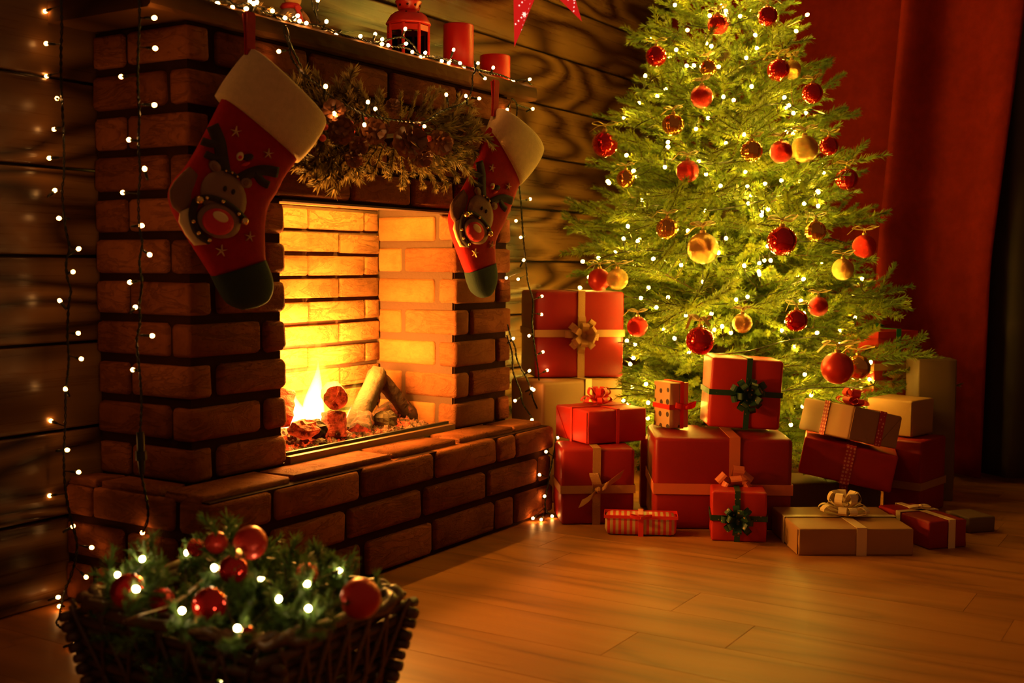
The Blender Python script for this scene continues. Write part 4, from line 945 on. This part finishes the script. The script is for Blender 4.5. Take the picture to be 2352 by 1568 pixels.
# ------------------------------------------------------------------ baubles
def ballmesh(kind):
    mb = MB()
    if kind == 'ribbed': mb.lathe([(max(0.001, math.sin(math.pi*i/18)), -math.cos(math.pi*i/18)) for i in range(19)], 60, rib=0.025, nr=15)
    else: mb.ball((0, 0, 0), 1.0, 32, 18)
    return mb
BM = {}
for k, (kind, mat) in {'red': ('plain', 'b_red'), 'redglit': ('plain', 'b_redglit'), 'redmat': ('plain', 'b_redmat'), 'gold': ('plain', 'b_gold'), 'goldglit': ('plain', 'b_goldglit'), 'goldrib': ('ribbed', 'b_gold'), 'redrib': ('ribbed', 'b_red')}.items():
    BM[k] = ballmesh(kind).mesh('ball', M[mat], True)
mb = MB(); mb.lathe([(0, 0.96), (0.20, 0.97), (0.20, 1.12), (0.17, 1.15), (0, 1.15)], 14); CAPM = mb.mesh('cap', M['b_cap'])
mb = MB(); mb.tube([(0.09*math.cos(a), 0, 1.22+0.10*math.sin(a)) for a in [i*math.pi/7 for i in range(14)]], 0.022, 5, closed=True); RINGM = mb.mesh('hanger', M['b_cap'], True)
def bowmesh(seed):
    rr = random.Random(seed); mb = MB(); w = 0.34
    for s in (-1, 1):
        P = catmull([(0, 0, 1.35), (s*0.5, -0.12, 1.62), (s*0.95, -0.05, 1.55+rr.uniform(-.1, .15)), (s*0.6, 0.08, 1.38), (0, 0, 1.34)], 4); mb.band(P, (0.15, 1, 0.2), (0, 0, 1), w, 0.02)
        e = catmull([(0, 0, 1.35), (s*0.5, -0.25, 1.30+rr.uniform(-.1, .4)), (s*(0.9+rr.random()*0.5), -0.35, 0.95+rr.uniform(-.3, .9))], 4); mb.band(e, (0.1, 1, 0.3), (0, 0, 1), w*0.85, 0.02)
    mb.ball((0, -0.03, 1.36), 0.12, 8, 6); return mb.mesh('tie_bow', M['tiebow'])
BOWS = [bowmesh(s) for s in (1, 2, 3, 4)]
def bauble(label, p, r, kind, group, bow=True, rot=0.0, tilt=None):
    T = thing('bauble', label, 'bauble', p, group); T.rotation_euler = tilt if tilt else (0, 0, rot)
    for nm, me in (('ball', BM[kind]), ('cap', CAPM), ('hanger', RINGM)):
        o = link(nm, me, T); o.scale = (r, r, r)
    if bow: o = link('tie_bow', BOWS[hash_(label) % 4], T); o.scale = (r*1.05, r*1.05, r*1.05)
    return T
def hash_(s): return sum(ord(c)*(i+1) for i, c in enumerate(s))
GB = 'baubles hanging on the Christmas tree'
BAUB = [
 (1649, 56, 24, 'redglit', 'topmost red glitter bauble in the middle of the tree'), (1763, 37, 23, 'red', 'glossy red bauble near the top right of the tree'),
 (1507, 129, 24, 'red', 'glossy red bauble at the upper left edge of the tree'), (1627, 156, 20, 'gold', 'small glossy copper bauble half hidden just under the topmost glitter bauble'),
 (1788, 161, 26, 'red', 'glossy red bauble at upper right with a gold bauble behind it'), (1818, 160, 22, 'goldglit', 'gold bauble tucked behind a glossy red bauble at upper right'),
 (1612, 222, 26, 'redglit', 'red glitter bauble in the upper middle above a ribbed gold one'), (1866, 214, 24, 'red', 'mirror red bauble hanging at the upper right edge against the curtain'),
 (1546, 286, 25, 'goldrib', 'ribbed gold bauble in the upper left of the tree'), (1389, 331, 30, 'red', 'large glossy red bauble at the left edge against the plank wall'),
 (1726, 347, 25, 'goldrib', 'ribbed gold bauble in the middle, left of a red one'), (1794, 349, 26, 'redglit', 'red glitter bauble between two gold baubles right of centre'),
 (1848, 342, 31, 'goldglit', 'large gold glitter bauble right of centre between two red ones'), (1904, 335, 22, 'red', 'small glossy red bauble right of the large gold glitter bauble'),
 (1437, 410, 21, 'gold', 'small copper bauble on the left, below the large red edge bauble'), (1579, 393, 26, 'redglit', 'red glitter bauble left of centre with a light at its foot'),
 (1945, 411, 25, 'redrib', 'ribbed red bauble on a branch tip at the right edge'), (1532, 525, 25, 'goldrib', 'ribbed gold bauble left of the biggest gold bauble'),
 (1614, 570, 36, 'goldglit', 'biggest gold glitter bauble in the middle of the tree'), (1796, 553, 34, 'red', 'biggest glossy red bauble right of centre'),
 (1873, 531, 24, 'goldrib', 'ribbed gold bauble right of the biggest glossy red bauble'), (1985, 566, 27, 'redglit', 'rightmost red glitter bauble against the curtain'),
 (1936, 618, 25, 'goldglit', 'gold glitter bauble at right below the rightmost red one'), (1376, 642, 26, 'redmat', 'satin red bauble just above the bowed red gift at left'),
 (1418, 641, 25, 'goldglit', 'gold glitter bauble just above the bowed red gift at left'), (1879, 704, 23, 'redglit', 'red glitter bauble at lower right above a glossy red one'),
 (1829, 736, 26, 'red', 'glossy red bauble at lower right under a red glitter one'), (1464, 750, 24, 'redglit', 'red bauble at lower left beside the bowed red gift'),
 (1608, 782, 33, 'red', 'large glossy red bauble low in the middle above the green bowed gift'), (1705, 742, 23, 'goldglit', 'gold glitter bauble low in the middle of the tree'),
 (1923, 845, 37, 'redmat', 'big satin red bauble at the bottom right of the tree'), (1970, 843, 29, 'gold', 'gold bauble half hidden behind the big satin red bauble')]
for i, (x, y, r, kind, lab) in enumerate(BAUB):
    p = on_tree(x, y, 1.05); back = 'behind' in lab or 'hidden' in lab
    t_ = np.linalg.norm(p-CAM)/np.linalg.norm(ray(x, y)); t_ -= 0.05 if not back else -0.03
    p = CAM+t_*ray(x, y); bauble(lab, p, r*depth(p)/FPX, kind, GB, True, R_.uniform(-1.6, -0.2)-0.6)

# ================================================================== gifts
def ring_band(mb, w, d, h, pos, axis, bw, e=0.0012, t=0.0014):
    """a ribbon running right round a box; axis 'x' crosses front/top/back at x=pos, 'z' runs level at height pos, 'y' crosses left/top/right at y=pos"""
    if axis == 'x': P = [(pos, -d/2, 0), (pos, -d/2, h), (pos, d/2, h), (pos, d/2, 0)]; wd = (1, 0, 0); c = np.array([pos, 0, h/2])
    elif axis == 'y': P = [(-w/2, pos, 0), (-w/2, pos, h), (w/2, pos, h), (w/2, pos, 0)]; wd = (0, 1, 0); c = np.array([0, pos, h/2])
    else: P = [(-w/2, -d/2, pos), (w/2, -d/2, pos), (w/2, d/2, pos), (-w/2, d/2, pos)]; wd = (0, 0, 1); c = np.array([0, 0, pos])
    vs = []; W_ = np.array(wd, float)*bw/2
    for p in P:
        p = np.array(p, float); s = np.sign(p-c)*(1-np.array(wd)); b = p+s*e; o = p+s*(e+t); vs += [b-W_, b+W_, o+W_, o-W_]
    fs = [(i*4+q, i*4+(q+1) % 4, ((i+1) % 4)*4+(q+1) % 4, ((i+1) % 4)*4+q) for i in range(4) for q in range(4)]
    mb.add(vs, fs)
def loopbow(n, R, w, seed, up=0.55, layers=2):
    """a rosette bow of ribbon loops, lying in the local XY plane, rising along Z"""
    rr = random.Random(seed); mb = MB()
    for l in range(layers):
        k = n if l == 0 else max(3, n-2)
        for i in range(k):
            a = 2*math.pi*i/k + l*0.5+rr.uniform(-.15, .15); d = np.array([math.cos(a), math.sin(a), 0]); s = np.array([-math.sin(a), math.cos(a), 0])
            r = R*(1-0.30*l)*rr.uniform(0.88, 1.08); z0 = 0.3*R*l; u = up*(1+0.5*l)
            P = catmull([np.array([0, 0, z0+0.02*R])+d*0.05*R, d*0.55*r+np.array([0, 0, z0+u*R*0.15]), d*r+np.array([0, 0, z0+u*R*0.45]), d*0.75*r+np.array([0, 0, z0+u*R*0.85]), d*0.15*R+np.array([0, 0, z0+u*R*0.35])], 4)
            mb.band(P, s, (0, 0, 1), w, 0.0012)
    c = catmull([(-0.22*R, 0, 0.15*R), (-0.20*R, 0, 0.50*R), (0, 0, 0.62*R), (0.20*R, 0, 0.50*R), (0.22*R, 0, 0.15*R)], 3); mb.band(c, (0, 1, 0), (0, 0, 1), w*0.9, 0.0012)
    return mb
def tiebow(R, w):
    mb = MB()
    for s in (-1, 1):
        mb.band(catmull([(0, 0, 0.006), (s*0.45*R, 0.12*R, 0.10*R), (s*R, 0.20*R, 0.16*R), (s*0.55*R, 0.05*R, 0.30*R), (0, 0, 0.012)], 4), (0, 1, 0.2), (0, 0, 1), w, 0.0012)
    mb.ball((0, 0, 0.010), w*0.45, 8, 6); return mb
def gift(label, x, y, z, yaw, w, d, h, mat, ribbons=(), bow=None, roll=0.0, bev=0.006, flap=None, pitch=0.0, lid=None, group='wrapped gifts around the tree'):
    T = thing('gift_box', label, 'gift', (x, y, z), group); T.rotation_euler = (math.radians(pitch), math.radians(roll), math.radians(yaw))
    bm = bmesh.new(); bmesh.ops.create_cube(bm, size=1.0); bmesh.ops.scale(bm, vec=(w, d, h), verts=bm.verts)
    bmesh.ops.bevel(bm, geom=list(bm.edges), offset=bev, segments=3, profile=0.5, affect='EDGES')
    rr = random.Random(hash_(label))
    bmesh.ops.subdivide_edges(bm, edges=[e for e in bm.edges if e.calc_length() > 0.05], cuts=3, use_grid_fill=True)
    for v in bm.verts:
        q = Vector((v.co.x/w*2, v.co.y/d*2, v.co.z/h*2)); j = 0.0011
        if max(abs(q.x), abs(q.y), abs(q.z)) > 0.9: v.co += Vector((rr.uniform(-j, j), rr.uniform(-j, j), rr.uniform(-j, j)*0.5))
    bmesh.ops.translate(bm, vec=(0, 0, h/2), verts=bm.verts); bmesh.ops.recalc_face_normals(bm, faces=bm.faces)
    me = bpy.data.meshes.new('wrapped_box'); bm.to_mesh(me); bm.free(); me.materials.append(M[mat]); me.polygons.foreach_set('use_smooth', [True]*len(me.polygons))
    link('wrapped_box', me, T)
    if lid:
        mb = MB(); mb.box((0, 0, h-lid/2+0.003), (w+0.012, d+0.012, lid)); part('lid', mb, M[mat], T)
    for (axis, pos, bw, rm) in ribbons:
        mb = MB(); ring_band(mb, w, d, h+(0.003 if lid else 0), pos, axis, bw, 0.0016 if not lid else 0.0075); part('ribbon', mb, M[rm], T, label=None)
    if flap:
        for f in flap:     # folded end triangles of the wrapping paper
            s, side = f
            if side == 'l': P = [(-w/2-.0006, s*d/2*0.96, h*0.96), (-w/2-.0006, s*d/2*0.96, h*0.04), (-w/2-.0006, s*d*0.12, h*0.04)]; n_ = (-1, 0, 0)
            elif side == 'r': P = [(w/2+.0006, s*d/2*0.96, h*0.96), (w/2+.0006, s*d/2*0.96, h*0.04), (w/2+.0006, s*d*0.12, h*0.04)]; n_ = (1, 0, 0)
            else: P = [(s*w/2*0.96, -d/2-.0006, h*0.96), (s*w/2*0.96, -d/2-.0006, h*0.04), (s*w*0.12, -d/2-.0006, h*0.04)]; n_ = (0, -1, 0)
            mb = MB(); n_ = np.array(n_, float); vs = [np.array(p) for p in P]; mb.add(vs+[p+n_*0.0022 for p in vs], [(0, 1, 2), (3, 5, 4), (0, 3, 4, 1), (1, 4, 5, 2), (2, 5, 3, 0)]); part('paper_flap', mb, M[mat], T)
    if bow:
        kind, face, pos, R, bw, rm = bow[:6]
        mbb = loopbow(bow[6] if len(bow) > 6 else 7, R, bw, hash_(label)) if kind == 'loop' else tiebow(R, bw)
        if face == 'front': loc = (pos[0], -d/2-0.003, pos[1]); rot = (math.pi/2, 0, 0)
        elif face == 'top': loc = (pos[0], pos[1], h+0.003+(0.008 if lid else 0)); rot = (0, 0, 0)
        else: loc = (w/2+0.003, pos[0], pos[1]); rot = (math.pi/2, 0, math.pi/2)
        part('bow', mbb, M[rm], T, False, loc, False, rot=rot)
    return T
gift('large red gift box with gold glitter bow on its front, topmost of the left stack', 1.887, -0.326, 0.430, -48.7, 0.327, 0.29, 0.311, 'wrapred', [('x', 0.005, 0.026, 'goldrib'), ('z', 0.160, 0.026, 'goldrib')], ('loop', 'front', (0.005, 0.155), 0.066, 0.024, 'goldrib', 8), bev=0.010)
gift('big kraft paper gift box under the red box with gold bow', 1.775, -0.372, 0.0, -24, 0.362, 0.20, 0.427, 'kraft', [('x', 0.02, 0.028, 'creamrib')], bev=0.012)
gift('flat bright red gift box with red rosette, resting on the gift beside the hearth', 1.571, -0.616, 0.250, -31.2, 0.228, 0.212, 0.110, 'wrapred2', [('x', 0.0, 0.012, 'redrib'), ('y', 0.0, 0.012, 'redrib')], ('loop', 'top', (0.0, 0.02), 0.058, 0.016, 'redrib', 9), flap=[(-1, 'l'), (1, 'l')])
gift('red gift box with gold tied ribbon standing against the hearth end', 1.458, -0.648, 0.0, -52.9, 0.239, 0.190, 0.247, 'wrapred', [('x', -0.005, 0.026, 'goldrib'), ('z', 0.115, 0.026, 'goldrib')], None, bev=0.012)
T_ = bpy.data.objects[[o.name for o in bpy.data.objects if o.get('label', '').startswith('red gift box with gold tied')][0]]
mb = MB()
for P in ([(0, 0, 0.115), (-0.006, -0.016, 0.135), (-0.016, -0.012, 0.165), (-0.012, -0.004, 0.165), (-0.002, -0.003, 0.118)], [(0, 0, 0.115), (0.02, -0.016, 0.128), (0.05, -0.012, 0.148), (0.078, -0.004, 0.166)], [(0, 0, 0.115), (-0.018, -0.016, 0.100), (-0.042, -0.012, 0.080), (-0.058, -0.004, 0.070)]):
    mb.band([np.array(p)+np.array([0, -0.097, 0]) for p in catmull(P, 4)], (0.35, 0, 0.75) if P[1][0] > 0 or P[1][2] < 0.115 else (1, 0, 0), (0, -1, 0), 0.030, 0.0012)
mb.ball((0, -0.105, 0.116), 0.012, 10, 7); part('bow', mb, M['goldrib'], T_, fix=False)
gift('narrow red gift box standing behind the gap beside the hearth gift', 1.775, -0.735, 0.0, -62, 0.12, 0.10, 0.240, 'wrapred')
gift('largest red gift box with peach ribbon carrying two smaller gifts', 1.670, -0.995, 0.0, -60.7, 0.434, 0.319, 0.293, 'wrapred', [('x', 0.035, 0.034, 'peachrib'), ('z', 0.130, 0.034, 'peachrib')], ('loop', 'front', (0.035, 0.130), 0.075, 0.034, 'peachrib', 8), bev=0.014)
gift('small upright polka dot gift box with red ribbon', 1.652, -0.838, 0.300, -33.1, 0.074, 0.095, 0.150, 'polkakraft', [('z', 0.070, 0.016, 'redrib'), ('x', 0.010, 0.014, 'redrib')], ('tie', 'front', (0.020, 0.070), 0.040, 0.018, 'redrib'), bev=0.003)
gift('red gift box with dark green bow standing on the largest red box', 1.751, -1.039, 0.307, -58.2, 0.235, 0.160, 0.228, 'wrapred2', [('x', 0.006, 0.018, 'greenrib'), ('z', 0.115, 0.018, 'greenrib')], ('loop', 'front', (0.006, 0.113), 0.060, 0.021, 'greenrib', 9), roll=2.9, bev=0.010)
gift('small red gift cube with dark green bow at the front on the floor', 1.463, -1.149, 0.0, -66, 0.166, 0.125, 0.153, 'wrapred2', [('x', -0.005, 0.017, 'greenrib'), ('z', 0.072, 0.017, 'greenrib')], ('loop', 'front', (-0.005, 0.068), 0.052, 0.019, 'greenrib', 8), bev=0.007)
gift('small red and cream striped gift lying on the floor', 1.344, -0.876, 0.0, -64.1, 0.222, 0.080, 0.066, 'stripe', [('x', 0.0, 0.016, 'redrib'), ('z', 0.060, 0.010, 'redrib')], ('tie', 'front', (0.0, 0.060), 0.034, 0.010, 'redrib'), bev=0.020)
gift('flat kraft gift box with cream rosette in front on the floor', 1.560, -1.438, 0.0, -56.7, 0.337, 0.308, 0.079, 'kraft', [('x', 0.015, 0.030, 'creamrib'), ('y', 0.01, 0.026, 'creamrib')], ('loop', 'top', (0.015, 0.01), 0.072, 0.024, 'creamrib', 9), flap=[(-1, 'l')], bev=0.005)
gift('flat red gift box with cream tie ribbon, rightmost on the floor', 1.752, -1.634, 0.0, -41.0, 0.133, 0.255, 0.084, 'wrapred', [('x', 0.012, 0.024, 'creamrib'), ('y', 0.02, 0.022, 'creamrib')], ('tie', 'top', (0.012, 0.02), 0.040, 0.016, 'creamrib'), bev=0.006)
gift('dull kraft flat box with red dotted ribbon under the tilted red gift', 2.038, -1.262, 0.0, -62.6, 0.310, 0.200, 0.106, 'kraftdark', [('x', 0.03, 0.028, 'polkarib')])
gift('tilted red gift box with red dotted ribbon at the right', 1.960, -1.335, 0.128, -74, 0.299, 0.20, 0.125, 'wrapred2', [('x', 0.0, 0.032, 'polkarib')], roll=10.0, bev=0.008)
gift('kraft gift box with red dotted ribbon and bow, tilted on top at right', 1.910, -1.354, 0.268, -35.8, 0.201, 0.255, 0.108, 'kraft', [('x', 0.02, 0.026, 'polkarib'), ('y', 0.0, 0.026, 'polkarib')], ('loop', 'top', (0.02, 0.03), 0.055, 0.024, 'redrib', 7), roll=12.5, flap=[(1, 'f'), (-1, 'f')], bev=0.006)
gift('kraft package with folded end behind the ribboned kraft box', 2.240, -1.450, 0.256, -14, 0.160, 0.170, 0.125, 'kraft', [], None, flap=[(-1, 'l')], bev=0.008)
gift('dark red gift box under the kraft package at right', 2.196, -1.514, 0.0, -10, 0.215, 0.130, 0.253, 'wrapred', [('z', 0.10, 0.026, 'goldrib')], bev=0.008)
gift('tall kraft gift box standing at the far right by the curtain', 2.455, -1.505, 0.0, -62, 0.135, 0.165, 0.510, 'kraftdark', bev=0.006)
gift('red lidded gift box with emerald green bow at the back right', 2.615, -1.280, 0.492, -27.5, 0.205, 0.165, 0.100, 'wrapred2', [('x', 0.0, 0.026, 'greenrib0')], ('tie', 'top', (0.0, 0.02), 0.045, 0.022, 'greenrib0'), lid=0.024)
gift('tall red gift box with gold ribbon under the lidded red gift', 2.560, -1.290, 0.0, -32, 0.185, 0.150, 0.488, 'wrapred', [('z', 0.40, 0.030, 'goldrib'), ('z', 0.465, 0.026, 'goldrib'), ('x', 0.01, 0.02, 'goldrib')], ('tie', 'front', (0.02, 0.43), 0.055, 0.02, 'goldrib'))
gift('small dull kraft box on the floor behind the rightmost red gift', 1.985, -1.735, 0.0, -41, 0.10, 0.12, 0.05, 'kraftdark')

# ================================================================== wicker basket
B0 = np.array([-0.438, -0.925, 0.0]); RZ = 0.235
bk = thing('wicker_basket', 'dark wicker basket of greenery standing before the hearth', 'basket', B0)
def brect(z):
    f = 0.76+0.24*(z/RZ); return 0.180*f, 0.238*f      # half sizes in x and y
def rod(mb_name, pts, r, mat):
    mb = MB(); mb.tube(catmull(pts, 4), r, 7); return part(mb_name, mb, M[mat], bk, True)
rb = random.Random(4); nlev = 11
for i in range(nlev):
    z = 0.014+i*0.0192; hx, hy = brect(z); e = 0.030
    for s in (-1, 1):
        w = lambda a: 0.006*math.sin(a*9+i*math.pi)
        rod('willow_rod', [(s*hx+w(q), q*(hy+e), z+rb.uniform(-.002, .002)) for q in [-1, -.5, 0, .5, 1]], rb.uniform(0.0085, 0.0105), 'wicker')
        rod('willow_rod', [(q*(hx+e), s*hy+w(q+1), z+0.0096+rb.uniform(-.002, .002)) for q in [-1, -.5, 0, .5, 1]], rb.uniform(0.0085, 0.0105), 'wicker')
for s in (-1, 1):
    for q in [-.75, -.45, -.15, .15, .45, .75]:
        for dl in (-0.18, 0.18):
            a, b = brect(0.01), brect(RZ)
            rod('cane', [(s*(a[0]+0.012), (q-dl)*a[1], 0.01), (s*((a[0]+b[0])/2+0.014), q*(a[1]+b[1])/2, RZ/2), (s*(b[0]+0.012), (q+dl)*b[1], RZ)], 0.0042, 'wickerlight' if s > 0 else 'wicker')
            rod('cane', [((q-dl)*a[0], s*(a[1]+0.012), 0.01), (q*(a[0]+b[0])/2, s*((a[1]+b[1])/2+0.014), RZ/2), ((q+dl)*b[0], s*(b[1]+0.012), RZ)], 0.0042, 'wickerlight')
hx, hy = brect(RZ)
for k_, (o_, r_) in enumerate(((0.010, 0.010), (-0.004, 0.009), (0.003, 0.0085))):
    P = []
    for i in range(48):
        a = 2*math.pi*i/48; ca, sa = math.cos(a), math.sin(a); sx = math.copysign(abs(ca)**0.38, ca); sy = math.copysign(abs(sa)**0.38, sa); wv = 2*math.pi*i/48*14+k_*2.1
        P.append(((hx+o_+0.005*math.cos(wv))*sx, (hy+o_+0.005*math.cos(wv))*sy, RZ+0.004+0.007*math.sin(wv)))
    mb = MB(); mb.tube(catmull(P, 2, True), r_, 7, closed=True); part('rim_rod', mb, M['wickerlight' if k_ != 1 else 'wicker'], bk, True)
mb = MB(); a_, b_ = brect(0.01); mb.box((0, 0, 0.010), (2*a_, 2*b_, 0.012)); part('base', mb, M['wicker'], bk)
# greenery in the basket
BV = [spray_meshes('branch', 0.20, 7, 70+s, 0.026, 0.0028, 1000, 0.10, M['bark'], M['bneedle'], side=0.45, ang=0.85) for s in (1, 2, 3)]
eg = thing('evergreen_filling', 'heap of fir branches filling the wicker basket', 'greenery', B0+np.array([0, 0, 0.03]))
rb = random.Random(12)
for i in range(80):
    x = rb.uniform(-.85, .85); y = rb.uniform(-.85, .85); p = np.array([x*hx*0.55, y*hy*0.6, rb.uniform(0.02, 0.12)])
    d = np.array([x*0.9+rb.uniform(-.5, .5), y*0.9+rb.uniform(-.5, .5), rb.uniform(0.25, 1.1)]); place_spray(BV[i % 3], eg, p, frame_from(d, (0, 0, 1), rb.uniform(-2, 2)), 'branch', rb.uniform(0.72, 1.0))
for (px, py, z) in ((515, 1200, 0.36), (490, 1195, 0.37), (740, 1275, 0.30), (790, 1290, 0.29), (690, 1260, 0.31), (240, 1290, 0.30), (330, 1250, 0.31)):
    tp = at_z(px, py, z)-(B0+np.array([0, 0, 0.03])); d = nrm(tp-np.array([tp[0]*0.5, tp[1]*0.5, 0.0])); place_spray(BV[rb.randrange(3)], eg, tp-d*0.19, frame_from(d, (0, 0, 1), rb.uniform(-2, 2)), 'branch', 0.95)
GK = 'baubles in the wicker basket'
for x, y, r, z, kind, lab in ((575, 1246, 39, 0.335, 'redmat', 'translucent looking red bauble topmost in the basket, against the hearth bricks'), (536, 1308, 34, 0.305, 'red', 'glossy red bauble below the topmost basket bauble'),
        (497, 1246, 26, 0.315, 'redmat', 'red bauble half hidden under the upright fir sprig in the basket'), (449, 1258, 21, 0.305, 'redglit', 'small red glitter bauble at the back left of the basket'),
        (295, 1357, 41, 0.275, 'red', 'large glossy red bauble leftmost in the basket'), (372, 1378, 29, 0.265, 'redglit', 'red glitter bauble second from the left in the basket'),
        (482, 1388, 40, 0.275, 'red', 'mirror red bauble in the middle front of the basket'), (828, 1374, 47, 0.290, 'redmat', 'big red bauble rightmost, resting on the basket rim'),
        (705, 1318, 26, 0.285, 'redglit', 'red bauble lit by a white light right of the basket middle'), (570, 1456, 18, 0.255, 'red', 'small red bauble low at the basket front rim')):
    p = at_z(x, y, z+0.016); bauble(lab, p, r*depth(p)/FPX, kind, GK, False, 0, tilt=(R_.uniform(1.5, 2.6), R_.uniform(-.5, .5), R_.uniform(0, 6)))
bb = [(327, 1283, .31), (312, 1352, .31), (492, 1303, .32), (430, 1268, .31), (705, 1340, .31), (708, 1397, .30), (545, 1442, .275), (418, 1402, .29), (640, 1375, .29), (270, 1320, .29), (600, 1330, .29), (780, 1310, .28)]
P_ = [at_z(x, y, z) for x, y, z in bb] + [B0+np.array(q) for q in ((-0.10, -0.05, 0.12), (-0.09, 0.10, 0.14), (-0.10, 0.02, 0.09), (0.02, -0.12, 0.13))]
for q in P_:
    for j in range(2):
        d = nrm(np.array([rb.uniform(-0.2, 1), rb.uniform(-0.7, 1), rb.uniform(0.1, 0.5)])); place_spray(BV[j], eg, q-d*0.04-np.array([0, 0, 0.026])-(B0+np.array([0, 0, 0.03])), frame_from(d, (0, 0, 1), rb.uniform(-2, 2)), 'branch', 0.50)
wb = [at_z(x, y, z-0.02) for x, y, z in sorted(bb[:10], key=lambda q: q[0])]
light_string('white fairy lights nestled in the greenery of the basket', [wb, [P_[-4]-0.02, P_[-3]-0.02, P_[-2]-0.02, P_[-1]-0.02]], P_, 'coolbulb', single=True)
mb = MB(); Pk = [at_z(470, 1330, .27), at_z(400, 1385, .275), at_z(330, 1410, .28), at_z(290, 1425, .262)]; c0 = Pk[-1]; T = thing('gold_ribbon', 'loose pale gold ribbon trailing over the basket front rim', 'ribbon', c0)
Pk = [p-c0 for p in Pk]; mb.band(catmull(Pk, 5), (0.3, -0.8, 0.2), (0, 0, 1), 0.012, 0.0012); part('ribbon', mb, M['creamrib'], T)
